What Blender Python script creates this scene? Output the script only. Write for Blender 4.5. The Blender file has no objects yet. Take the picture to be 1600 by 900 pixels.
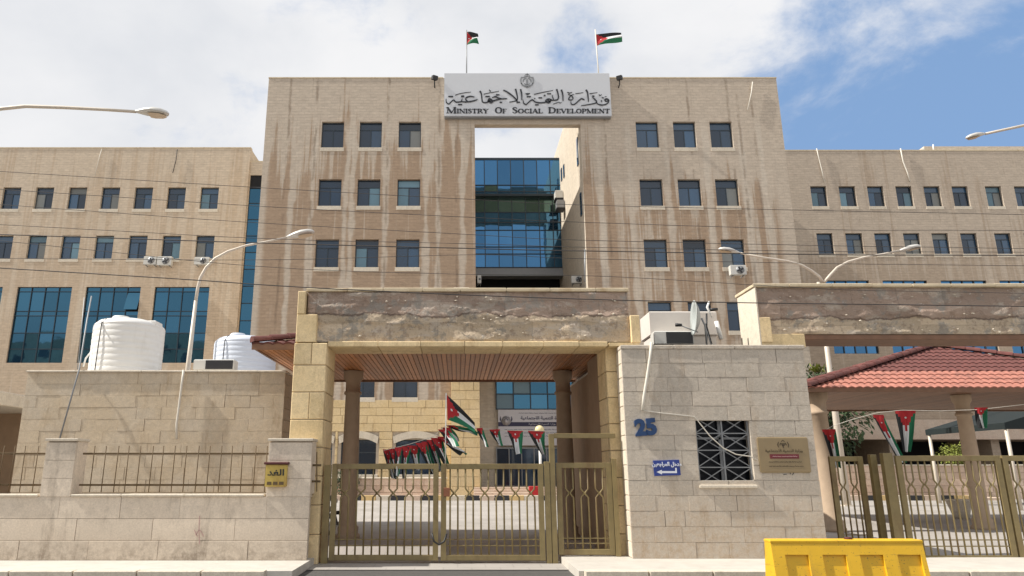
import bpy, bmesh, math, random
from mathutils import Vector, Matrix, noise
random.seed(7)
R = math.radians
scn = bpy.context.scene
COL = scn.collection

# ------------------------------------------------------------------ camera
PITCH = math.asin(0.2487); F = 1119.0; CX = 715.0; CAMZ = 1.65
cd = bpy.data.cameras.new('camera'); cam = bpy.data.objects.new('camera', cd); COL.objects.link(cam)
cam.location = (0, 0, CAMZ); cam.rotation_euler = (math.pi/2 + PITCH, 0, 0)
cd.sensor_width = 36; cd.lens = 36*F/1600; cd.shift_x = (800-CX)/1600
cd.clip_start = .1; cd.clip_end = 3000
scn.camera = cam

# ------------------------------------------------------------------ world, sun, exposure
SD = Vector((-1, -0.09, 1.04)).normalized()
elev = math.asin(SD.z); rot = math.atan2(SD.x, SD.y)
scn.view_settings.view_transform = 'Standard'; scn.view_settings.look = 'None'
scn.view_settings.exposure = 0.25; scn.view_settings.gamma = 1.0
w = bpy.data.worlds.new('World'); scn.world = w; w.use_nodes = True
sl = bpy.data.lights.new('sun', 'SUN'); sl.energy = 5.0; sl.angle = R(.5); sl.color = (1, .95, .87)
so = bpy.data.objects.new('sun', sl); COL.objects.link(so); so.rotation_euler = SD.to_track_quat('Z', 'Y').to_euler()


def ray(u, v):
    cx = (u-CX)/F; cy = (450-v)/F; c = math.cos(PITCH); s = math.sin(PITCH)
    return Vector((cx, c-cy*s, s+cy*c))


def W(u, v, Y):
    d = ray(u, v); t = Y/d.y
    return Vector((d.x*t, Y, CAMZ+d.z*t))


class NT:
    """small node-graph helper"""
    def __init__(s, tree): s.t = tree; s.n = tree.nodes; s.l = tree.links

    def new(s, typ, props=None, **inp):
        n = s.n.new(typ)
        for k, v in (props or {}).items(): setattr(n, k, v)
        for k, v in inp.items():
            key = int(k[1:]) if k[0] == '_' and k[1:].isdigit() else k.replace('_', ' ')
            s.set(n.inputs[key], v)
        return n

    def set(s, sock, v):
        if isinstance(v, bpy.types.NodeSocket): s.l.new(v, sock)
        elif isinstance(v, tuple) and len(v) == 3 and sock.type == 'RGBA': sock.default_value = (*v, 1)
        else: sock.default_value = v

    def math(s, op, a, b=0.0, c=None, clamp=False):
        n = s.n.new('ShaderNodeMath'); n.operation = op; n.use_clamp = clamp
        s.set(n.inputs[0], a); s.set(n.inputs[1], b)
        if c is not None: s.set(n.inputs[2], c)
        return n.outputs[0]

    def mix(s, f, a, b, mode='MIX'):
        n = s.n.new('ShaderNodeMix'); n.data_type = 'RGBA'; n.blend_type = mode
        s.set(n.inputs[0], f); s.set(n.inputs[6], a); s.set(n.inputs[7], b)
        return n.outputs[2]

    def ss(s, x, a, b, lo=0.0, hi=1.0):
        n = s.n.new('ShaderNodeMapRange'); n.interpolation_type = 'SMOOTHSTEP'
        s.set(n.inputs[0], x); s.set(n.inputs[1], a); s.set(n.inputs[2], b); s.set(n.inputs[3], lo); s.set(n.inputs[4], hi)
        return n.outputs[0]

    def noise(s, vec, scale, detail=4.0, rough=.55, dist=0.0):
        n = s.n.new('ShaderNodeTexNoise'); s.set(n.inputs['Vector'], vec)
        n.inputs['Scale'].default_value = scale; n.inputs['Detail'].default_value = detail
        n.inputs['Roughness'].default_value = rough; n.inputs['Distortion'].default_value = dist
        return n.outputs['Fac']

    def scale(s, vec, sc):
        n = s.n.new('ShaderNodeVectorMath'); n.operation = 'MULTIPLY'
        s.set(n.inputs[0], vec); n.inputs[1].default_value = sc
        return n.outputs[0]


def build_world():
    g = NT(w.node_tree); g.n.clear()
    out = g.new('ShaderNodeOutputWorld'); bg = g.new('ShaderNodeBackground'); bg.inputs[1].default_value = .1
    sky = g.new('ShaderNodeTexSky', dict(sky_type='NISHITA', sun_disc=False, sun_elevation=elev, sun_rotation=rot % (2*math.pi), altitude=900.0, air_density=1.0, dust_density=1.2, ozone_density=1.2))
    d = g.new('ShaderNodeTexCoord').outputs['Generated']
    sp = g.new('ShaderNodeSeparateXYZ', _0=d)
    warp = g.scale(d, (1, 1, 1.7))
    n1 = g.noise(warp, 4.2, 10.0, .62, .25)
    n2 = g.noise(warp, 1.7, 6.0, .55, .2)

    def spot(u, v, a0, a1):
        dirn = ray(u, v).normalized()
        dp = g.new('ShaderNodeVectorMath', dict(operation='DOT_PRODUCT'), _0=d, _1=tuple(dirn))
        return g.ss(dp.outputs['Value'], math.cos(R(a1)), math.cos(R(a0)))
    blue = g.math('MAXIMUM', spot(1620, 300, 4, 25), g.math('MULTIPLY', spot(905, 62, .0, 4.0), .5))
    cover = g.math('ADD', g.math('MULTIPLY', g.math('SUBTRACT', n1, .5), 3.6), 1.15)
    cover = g.math('SUBTRACT', cover, g.math('MULTIPLY', blue, 1.42))
    cover = g.math('MAXIMUM', g.ss(cover, -.15, .95), .0)
    tone = g.ss(n2, .32, .68)
    cloud = g.mix(tone, (5.7, 5.95, 6.4), (7.7, 7.7, 7.8))
    blu = g.mix(.75, sky.outputs[0], (2.3, 3.8, 6.4))
    c = g.mix(cover, blu, cloud)
    below = g.ss(sp.outputs[2], -.02, .02)
    c = g.mix(below, (3.0, 2.8, 2.5), c)
    g.l.new(c, bg.inputs[0]); g.l.new(bg.outputs[0], out.inputs[0])


build_world()

# ------------------------------------------------------------------ materials
M = {}


def pos_nodes(g):
    geo = g.new('ShaderNodeNewGeometry')
    sp = g.new('ShaderNodeSeparateXYZ', _0=geo.outputs['Position'])
    return geo.outputs['Position'], sp.outputs[0], sp.outputs[1], sp.outputs[2]


def start(name):
    m = bpy.data.materials.new(name); m.use_nodes = True
    g = NT(m.node_tree); b = g.n['Principled BSDF']; M[name] = m
    return m, g, b


def simple(name, col, rough=.8, metal=0.0, var=.12, scale=6.0, rnd=.0, bump=.0, bscale=40.0, spec=.5, dirt=None, dirt_amt=.5, coat=0.0):
    m, g, b = start(name)
    p, x, y, z = pos_nodes(g)
    n = g.noise(p, scale, 5.0)
    f = g.math('MULTIPLY_ADD', g.math('SUBTRACT', n, .5), var*2.4, 1.0)
    if rnd:
        oi = g.new('ShaderNodeObjectInfo')
        f = g.math('MULTIPLY', f, g.math('MULTIPLY_ADD', g.math('SUBTRACT', oi.outputs['Random'], .5), rnd*2, 1.0))
    c = g.mix(1.0, (*col,), g.new('ShaderNodeCombineXYZ', _0=f, _1=f, _2=f).outputs[0], 'MULTIPLY')
    if dirt:
        dn = g.ss(g.noise(g.scale(p, (1.3, 1.3, .45)), 2.2, 7.0, .65), .5, .72)
        c = g.mix(g.math('MULTIPLY', dn, dirt_amt), c, dirt)
    g.l.new(c, b.inputs['Base Color'])
    b.inputs['Roughness'].default_value = rough; b.inputs['Metallic'].default_value = metal
    b.inputs['Specular IOR Level'].default_value = spec
    b.inputs['Coat Weight'].default_value = coat
    if bump:
        bn = g.new('ShaderNodeBump', Height=g.noise(p, bscale, 6.0, .65), Distance=.02); bn.inputs['Strength'].default_value = bump
        g.l.new(bn.outputs[0], b.inputs['Normal'])
    return m


def masonry(name, light, dark, row, width, stain=0.0, zlo=0.0, zhi=26.0, streak=None, mortar=.012, bump=.6, lowbias=.0, edges=None, rbias=0.0, runs=(), rust=()):
    """coursed split-face stone: courses too fine to build, with rain streaks of their own shape"""
    m, g, b = start(name)
    p, x, y, z = pos_nodes(g)
    xy = g.math('ADD', x, y)
    v = g.new('ShaderNodeCombineXYZ', _0=xy, _1=z, _2=0.0).outputs[0]
    br = g.new('ShaderNodeTexBrick', dict(offset=.5), Vector=v, Color1=(.88,)*3, Color2=(1.10,)*3, Mortar=(.80,)*3)
    br.inputs['Scale'].default_value = 1.0; br.inputs['Mortar Size'].default_value = mortar
    br.inputs['Mortar Smooth'].default_value = .4; br.inputs['Bias'].default_value = 0
    br.inputs['Brick Width'].default_value = width; br.inputs['Row Height'].default_value = row
    v2 = g.new('ShaderNodeCombineXYZ', _0=xy, _1=0.0, _2=z).outputs[0]
    fine = g.noise(g.scale(v2, (1, 1, 2.6)), 2.6, 9.0, .75)
    grain = g.noise(g.scale(v2, (1.6, 1, 5.5)), 1.3, 7.0, .7)
    big = g.noise(v2, .16, 4.0)
    # streaks
    s1 = g.noise(g.scale(v2, (1.7, 1, .055)), 1.0, 5.0, .6, .15)
    s2 = g.noise(g.scale(v2, (4.5, 1, .16)), 1.0, 4.0, .6)
    zz = g.ss(z, zlo, zhi)
    s = g.math('ADD', g.math('MULTIPLY', s1, .75), g.math('MULTIPLY', s2, .35))
    s = g.math('ADD', s, g.math('MULTIPLY_ADD', zz, -lowbias, lowbias*.55))
    s = g.math('ADD', s, g.math('MULTIPLY', g.math('SUBTRACT', big, .5), .35))
    s = g.math('ADD', s, g.math('MULTIPLY', g.math('SUBTRACT', grain, .5), .16))
    s = g.math('SUBTRACT', s, g.ss(xy, 49.0, 52.0, 0.0, rbias))
    mask = g.math('MULTIPLY', g.ss(s, .50, .60), stain)
    if edges: mask = g.math('MULTIPLY', mask, g.math('MULTIPLY', g.ss(g.math('ADD', xy, g.math('MULTIPLY', fine, .5)), edges[0], edges[0]+.35), g.ss(xy, edges[1], edges[1]-.5)))
    f = g.math('MULTIPLY_ADD', g.math('SUBTRACT', fine, .5), .5, 1.0)
    f = g.math('MULTIPLY', f, g.math('MULTIPLY_ADD', g.math('SUBTRACT', grain, .5), .55, 1.0))
    c = g.mix(mask, light, dark)
    if streak:
        lm = g.ss(g.noise(g.scale(v2, (2.6, 1, .07)), 1.3, 5.0, .6), .60, .70)
        c = g.mix(g.math('MULTIPLY', lm, .5), c, streak)
        dm = g.ss(g.noise(g.scale(v2, (3.3, 1, .11)), 1.9, 5.0, .65), .62, .70)
        c = g.mix(g.math('MULTIPLY', dm, .42*min(1, stain+.25)), c, (.20, .145, .10))
    def near(xsl):
        d = None
        for q in xsl:
            e = g.math('ABSOLUTE', g.math('SUBTRACT', xw, q+42.0)); d = e if d is None else g.math('MINIMUM', d, e)
        return d
    if runs:   # lime runs washing down beside the window columns
        wob = g.noise(g.scale(v2, (.5, 1, .35)), 1.0, 5.0, .7); xw = g.math('ADD', xy, g.math('MULTIPLY', g.math('SUBTRACT', wob, .5), .5))
        wid = g.noise(g.scale(v2, (.4, 1, .22)), 1.7, 3.0)
        d = g.math('SUBTRACT', near(runs), g.math('MULTIPLY_ADD', wid, .75, -.24))
        lm = g.math('MULTIPLY', g.ss(d, .12, -.06), g.ss(z, 24.2, 22.4))
        c = g.mix(g.math('MULTIPLY', lm, .72), c, streak)
    if rust:   # thin dark drip lines
        xw = g.math('ADD', xy, g.math('MULTIPLY', g.noise(g.scale(v2, (.3, 1, .5)), 1.0, 5.0, .7), .35)); d = near(rust)
        dl = g.math('MULTIPLY', g.ss(d, .13, .02), g.ss(g.noise(g.scale(v2, (.6, 1, .35)), 1.2, 5.0, .7), .42, .58))
        c = g.mix(g.math('MULTIPLY', dl, .55), c, (.21, .15, .105))
    c = g.mix(.4, c, br.outputs['Color'], 'MULTIPLY')
    c = g.mix(1.0, c, g.new('ShaderNodeCombineXYZ', _0=f, _1=f, _2=f).outputs[0], 'MULTIPLY')
    g.l.new(c, b.inputs['Base Color']); b.inputs['Roughness'].default_value = .9; b.inputs['Specular IOR Level'].default_value = .2
    h = g.math('SUBTRACT', g.math('MULTIPLY', fine, .6), br.outputs['Fac'])
    bn = g.new('ShaderNodeBump', Height=h, Distance=.03); bn.inputs['Strength'].default_value = bump
    g.l.new(bn.outputs[0], b.inputs['Normal'])
    return m


def block_stone(name, col, col2, rnd=.16, tool=0.0, dirt=None, dirt_z=None, dirt_amt=.5, bump=.5):
    """cut stone: pitted, tooled, per-block tone from the object"""
    m, g, b = start(name)
    p, x, y, z = pos_nodes(g)
    oi = g.new('ShaderNodeObjectInfo')
    n = g.noise(p, 1.4, 6.0, .6); nf = g.noise(p, 34.0, 6.0, .75); nm = g.noise(p, 9.0, 7.0, .7)
    c = g.mix(g.ss(n, .35, .65), col, col2)
    c = g.mix(g.math('MULTIPLY', oi.outputs['Random'], .55), c, col2)
    f = g.math('MULTIPLY_ADD', g.math('SUBTRACT', oi.outputs['Random'], .5), rnd*2, 1.0)
    f = g.math('MULTIPLY', f, g.math('MULTIPLY_ADD', g.math('SUBTRACT', nf, .5), .75, 1.0))
    f = g.math('MULTIPLY', f, g.math('MULTIPLY_ADD', g.math('SUBTRACT', nm, .5), .60, 1.0))
    c = g.mix(1.0, c, g.new('ShaderNodeCombineXYZ', _0=f, _1=f, _2=f).outputs[0], 'MULTIPLY')
    if dirt:
        dn = g.ss(g.noise(g.scale(p, (2.2, 2.2, .55)), 1.6, 7.0, .7), .52, .70)
        if dirt_z:
            low = g.ss(g.math('ADD', z, g.math('MULTIPLY', g.noise(p, 1.1, 3.0), .5)), dirt_z+.35, dirt_z*.3+.15)
            dn = g.math('ADD', g.math('MULTIPLY', dn, .45), g.math('MULTIPLY', g.math('MULTIPLY', low, g.ss(nm, .30, .7)), .9), clamp=True)
        c = g.mix(g.math('MULTIPLY', dn, dirt_amt), c, dirt)
    g.l.new(c, b.inputs['Base Color']); b.inputs['Roughness'].default_value = .88; b.inputs['Specular IOR Level'].default_value = .25
    h = g.math('ADD', nf, g.math('MULTIPLY', nm, 1.5))
    bn = g.new('ShaderNodeBump', Height=h, Distance=.012); bn.inputs['Strength'].default_value = bump
    g.l.new(bn.outputs[0], b.inputs['Normal'])
    return m


def glassy(name, col, rough=.05, metal=0.0, spec=.8, rnd=.25, wob=.02, ior=1.5):
    m, g, b = start(name)
    p, x, y, z = pos_nodes(g)
    oi = g.new('ShaderNodeObjectInfo')
    f = g.math('MULTIPLY_ADD', g.math('SUBTRACT', oi.outputs['Random'], .5), rnd*2, 1.0)
    c = g.mix(1.0, col, g.new('ShaderNodeCombineXYZ', _0=f, _1=f, _2=f).outputs[0], 'MULTIPLY')
    g.l.new(c, b.inputs['Base Color'])
    b.inputs['Roughness'].default_value = rough; b.inputs['Metallic'].default_value = metal
    b.inputs['Specular IOR Level'].default_value = spec; b.inputs['IOR'].default_value = ior
    bn = g.new('ShaderNodeBump', Height=g.noise(p, .9, 2.0), Distance=.1); bn.inputs['Strength'].default_value = wob
    g.l.new(bn.outputs[0], b.inputs['Normal'])
    return m


LIM = (.50, .405, .295)
masonry('tower_stone', (.545, .465, .375), (.385, .28, .195), .2, .42, stain=.95, zlo=16, zhi=25.5, streak=(.60, .53, .44), lowbias=.30, edges=(42-11.9, 42+20.2), rbias=.13, runs=(-9.1, -7.0, -6.6, -4.5, -2.0, -1.2, .3, -10.4, 9.0, 10.9, 13.3, 15.8, 18.1, 19.3), rust=(-8.95, -10.7, -4.3, -1.0, .1, 9.6, 15.1, 17.7, 18.3, 19.2))
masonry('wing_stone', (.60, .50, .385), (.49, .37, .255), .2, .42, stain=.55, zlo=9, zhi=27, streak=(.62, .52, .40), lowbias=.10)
masonry('side_stone', (.62, .55, .45), (.50, .41, .31), .2, .42, stain=.25, zlo=9, zhi=27, lowbias=.0)
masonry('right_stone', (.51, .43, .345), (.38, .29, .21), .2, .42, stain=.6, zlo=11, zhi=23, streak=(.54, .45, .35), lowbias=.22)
block_stone('yellow_stone', (.72, .555, .31), (.76, .60, .36), rnd=.10, dirt=(.33, .20, .09), dirt_amt=.4, bump=.25)
block_stone('yard_yellow_stone', (.66, .50, .27), (.69, .54, .32), rnd=.05, dirt=(.40, .25, .11), dirt_amt=.35, bump=.2)
block_stone('guard_stone', (.54, .485, .41), (.58, .51, .425), rnd=.035, dirt=(.36, .245, .14), dirt_z=1.7, dirt_amt=.62, bump=.9)
block_stone('house_stone', (.63, .54, .42), (.60, .49, .35), rnd=.05, dirt=(.40, .29, .18), dirt_amt=.55, bump=.8)
block_stone('slab_stone', (.66, .57, .465), (.69, .59, .475), rnd=.05, dirt=(.20, .155, .115), dirt_z=.75, dirt_amt=.75, bump=.2)
block_stone('pale_stone', (.62, .55, .45), (.66, .59, .48), rnd=.05, dirt=(.4, .32, .24), dirt_amt=.3, bump=.2)
block_stone('pink_stone', (.58, .44, .34), (.62, .50, .40), rnd=.06, dirt=(.4, .28, .2), dirt_amt=.3, bump=.2)
simple('mortar', (.50, .43, .345), var=.2, bump=.3)
simple('coping', (.62, .52, .36), var=.2, scale=4, dirt=(.40, .28, .15), dirt_amt=.7, bump=.3)
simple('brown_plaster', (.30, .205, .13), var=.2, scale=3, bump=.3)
simple('window_metal', (.055, .07, .085), rough=.45, metal=.6, var=.05)
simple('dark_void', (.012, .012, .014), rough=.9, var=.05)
simple('asphalt', (.085, .08, .075), rough=.9, var=.25, scale=9, bump=.5, bscale=120)
simple('pavement_stone', (.54, .505, .45), var=.14, scale=3, bump=.25, dirt=(.40, .36, .30), dirt_amt=.35)
simple('wood', (.46, .19, .065), rough=.55, var=.3, scale=7, rnd=.22, spec=.4)
simple('wood_dark', (.20, .105, .06), rough=.6, var=.3, scale=5, rnd=.15)
simple('terracotta', (.37, .15, .11), rough=.8, var=.4, scale=7, rnd=.12, dirt=(.16, .07, .055), dirt_amt=.75, bump=.2)
simple('terracotta_dark', (.13, .045, .038), rough=.85, var=.5, scale=6, rnd=.2)  # dark tile tone, doubling as painted shade on the right pavilion roof
simple('gate_paint', (.235, .18, .078), rough=.5, var=.25, scale=7, rnd=.08, dirt=(.13, .07, .03), dirt_amt=.65, bump=.1)
simple('rail_rust', (.13, .085, .04), rough=.8, var=.3, scale=12)
simple('tank_plastic', (.78, .765, .73), rough=.4, var=.04, dirt=(.55, .52, .47), dirt_amt=.35)
simple('tank_plastic_blue', (.62, .67, .76), rough=.4, var=.04)
simple('galvanised', (.60, .58, .54), rough=.45, metal=.35, var=.1, scale=8)
simple('pole_paint', (.62, .55, .46), rough=.5, metal=.1, var=.1, scale=3)
simple('white_paint', (.80, .79, .76), rough=.5, var=.05)
simple('cabin_paint', (.70, .645, .585), rough=.6, var=.06)
simple('sign_panel', (.62, .64, .67), rough=.3, var=.03, spec=.5)
simple('letter_black', (.02, .022, .028), rough=.4, var=.05)
simple('lens', (.55, .42, .28), rough=.3, var=.1)
simple('black_plastic', (.02, .02, .022), rough=.5, var=.1)
simple('dish_grey', (.40, .43, .42), rough=.5, var=.08, dirt=(.3, .27, .22), dirt_amt=.4)
simple('grey_metal', (.26, .27, .28), rough=.5, metal=.3, var=.1)
simple('unit_white', (.62, .61, .57), rough=.5, var=.06, dirt=(.35, .32, .28), dirt_amt=.3)
simple('yellow_plastic', (.78, .46, .02), rough=.5, var=.14, scale=4, dirt=(.40, .24, .05), dirt_amt=.55, bump=.06, bscale=9)
simple('sign_blue', (.022, .05, .26), rough=.35, var=.06)
simple('digit_blue', (.012, .05, .15), rough=.5, var=.2)
simple('sign_white', (.75, .78, .85), rough=.4, var=.03)
simple('bronze_plate', (.30, .225, .125), rough=.4, metal=.25, var=.12, scale=4)
simple('maroon', (.16, .022, .03), rough=.5, var=.1)
simple('bronze_dark', (.09, .065, .035), rough=.6, var=.1)
simple('bronze_pale', (.45, .27, .26), rough=.6, var=.1)
simple('postbox_yellow', (.58, .42, .10), rough=.5, var=.2, scale=14, dirt=(.30, .12, .03), dirt_amt=.6)
simple('postbox_rust', (.09, .022, .02), rough=.7, var=.2)
simple('flag_red', (.42, .02, .025), rough=.8, var=.15)
simple('flag_black', (.016, .018, .02), rough=.8, var=.1)
simple('flag_white', (.70, .70, .70), rough=.8, var=.05)
simple('flag_green', (.012, .15, .07), rough=.8, var=.15)
simple('wire_black', (.045, .04, .038), rough=.7, var=.1)
simple('cable_white', (.68, .64, .56), rough=.6, var=.1)
simple('banner_white', (.60, .60, .64), rough=.6, var=.05)
simple('banner_ink', (.035, .035, .08), rough=.6, var=.05)
simple('kerb_black', (.03, .03, .032), rough=.7, var=.2)
simple('kerb_yellow', (.62, .44, .20), rough=.7, var=.15)
simple('foliage_dark', (.035, .065, .022), rough=.7, var=.3, scale=3, rnd=.2)
simple('foliage_pale', (.22, .25, .045), rough=.7, var=.3, scale=8)
simple('trunk', (.16, .11, .07), rough=.9, var=.3, scale=8, bump=.5)
simple('shade_net', (.006, .013, .014), rough=.8, var=.15)
simple('globe_cream', (.70, .60, .34), rough=.25, var=.05)
simple('rust_box', (.26, .10, .05), rough=.7, var=.25)
simple('column_stone', (.40, .30, .21), rough=.85, var=.15, scale=5, bump=.2)
glassy('window_glass', (.014, .034, .064), rough=.06, spec=.75, rnd=.5)
glassy('window_glass_blue', (.025, .075, .145), rough=.06, spec=.9, rnd=.4)
glassy('dark_glass', (.006, .007, .010), rough=.2, spec=.15, rnd=.2)
glassy('window_blind', (.20, .21, .20), rough=.25, spec=.5, rnd=.25)
glassy('window_glass_pale', (.12, .22, .28), rough=.1, spec=.6, rnd=.3)
glassy('curtain_glass', (.065, .18, .33), rough=.03, metal=.92, rnd=.22, wob=.03)
glassy('curtain_glass_teal', (.055, .155, .235), rough=.03, metal=.9, rnd=.18, wob=.03)
glassy('curtain_glass_green', (.10, .18, .165), rough=.05, metal=.8, rnd=.18, wob=.03)


def scuffs(name, col):
    """dark rubbed marks along the travel direction, plus road grime"""
    m = M[name]; g = NT(m.node_tree); b = g.n['Principled BSDF']; src = b.inputs['Base Color'].links[0].from_socket
    p, x, y, z = pos_nodes(g)
    a = g.ss(g.noise(g.scale(p, (1.2, 1.2, 16)), 1.6, 7.0, .7), .60, .68)
    k = g.ss(g.noise(p, 38.0, 3.0, .6), .63, .68)
    c = g.mix(g.math('MULTIPLY', a, .55), src, col); c = g.mix(g.math('MULTIPLY', k, .6), c, col)
    g.l.new(c, b.inputs['Base Color'])


scuffs('yellow_plastic', (.12, .085, .035))


def rough_concrete():
    m, g, b = start('stripped_concrete')
    p, x, y, z = pos_nodes(g)
    v = g.new('ShaderNodeCombineXYZ', _0=x, _1=g.math('ADD', z, g.math('MULTIPLY', g.noise(p, 1.5, 3.0), .12)), _2=0.0).outputs[0]
    br = g.new('ShaderNodeTexBrick', dict(offset=.42), Vector=v, Color1=(.60,)*3, Color2=(1.25,)*3, Mortar=(.62,)*3)
    br.inputs['Scale'].default_value = 1.0; br.inputs['Mortar Size'].default_value = .02; br.inputs['Mortar Smooth'].default_value = 1
    br.inputs['Brick Width'].default_value = .95; br.inputs['Row Height'].default_value = .42
    a = g.noise(g.scale(p, (.8, 1, 1.6)), 1.5, 8.0, .65, .3); c2 = g.noise(p, 6.0, 8.0, .7)
    lev = g.math('ADD', z, g.math('MULTIPLY', g.math('SUBTRACT', g.noise(g.scale(p, (1.4, 1, .6)), 1.3, 6.0, .6), .5), .35))
    c = g.mix(g.ss(lev, 4.66, 4.74), (.64, .52, .38), (.45, .34, .27))
    c = g.mix(g.math('MULTIPLY', g.ss(a, .52, .60), .7), c, (.62, .54, .45))
    c = g.mix(g.math('MULTIPLY', g.ss(c2, .52, .60), .5), c, (.30, .22, .17))
    c = g.mix(g.math('MULTIPLY', g.ss(g.noise(p, 2.6, 8.0, .7), .54, .61), .75), c, (.36, .33, .29))
    c = g.mix(g.math('MULTIPLY', g.ss(g.noise(p, 13.0, 4.0, .6), .66, .70), .8), c, (.72, .66, .60))
    seam = g.math('ABSOLUTE', g.math('SUBTRACT', lev, 4.71)); c = g.mix(g.ss(seam, .035, .0, 0.0, .75), c, (.14, .10, .08))
    c = g.mix(.5, c, br.outputs['Color'], 'MULTIPLY')
    g.l.new(c, b.inputs['Base Color']); b.inputs['Roughness'].default_value = .95; b.inputs['Specular IOR Level'].default_value = .15
    h = g.math('ADD', g.noise(p, 22.0, 8.0, .7), g.math('MULTIPLY', a, 2.0))
    bn = g.new('ShaderNodeBump', Height=h, Distance=.04); bn.inputs['Strength'].default_value = .9
    g.l.new(bn.outputs[0], b.inputs['Normal'])


rough_concrete()


def yard_material():
    m, g, b = start('yard_paving')
    p, x, y, z = pos_nodes(g)
    v = g.new('ShaderNodeCombineXYZ', _0=x, _1=y, _2=0.0).outputs[0]
    br = g.new('ShaderNodeTexBrick', Vector=v, Color1=(.92,)*3, Color2=(1.05,)*3, Mortar=(.75,)*3)
    br.inputs['Scale'].default_value = 1.0; br.inputs['Mortar Size'].default_value = .012
    br.inputs['Brick Width'].default_value = .5; br.inputs['Row Height'].default_value = .5
    a = g.noise(p, .5, 6.0)
    c = g.mix(g.ss(a, .3, .7), (.33, .305, .275), (.41, .38, .35))
    st_ = g.ss(g.noise(p, 1.1, 6.0, .65), .60, .70); c = g.mix(g.math('MULTIPLY', st_, .45), c, (.17, .15, .13))
    c = g.mix(.6, c, br.outputs['Color'], 'MULTIPLY')
    g.l.new(c, b.inputs['Base Color']); b.inputs['Roughness'].default_value = .85


yard_material()


# ------------------------------------------------------------------ object helpers
def wl(o):
    v = Vector((0, 0, 0))
    while o is not None:
        v = v+o.location; o = o.parent
    return v


def put(o, parent, at=None):
    COL.objects.link(o)
    at = Vector(at) if at is not None else Vector((0, 0, 0))
    if parent is not None:
        o.location = at-wl(parent); o.parent = parent
    else:
        o.location = at
    return o


def thing(name, label, cat, loc=(0, 0, 0), group=None):
    o = bpy.data.objects.new(name, None); o.empty_display_size = .2; COL.objects.link(o); o.location = loc
    return tag(o, label, cat, group)


def tag(o, label, cat, group=None):
    o['label'] = label; o['category'] = cat
    if group: o['group'] = group
    return o


def basis(d, up=Vector((0, 0, 1))):
    d = d.normalized()
    if abs(d.dot(up)) > .98: up = Vector((0, 1, 0))
    a = d.cross(up).normalized(); return a, a.cross(d).normalized()


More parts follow.
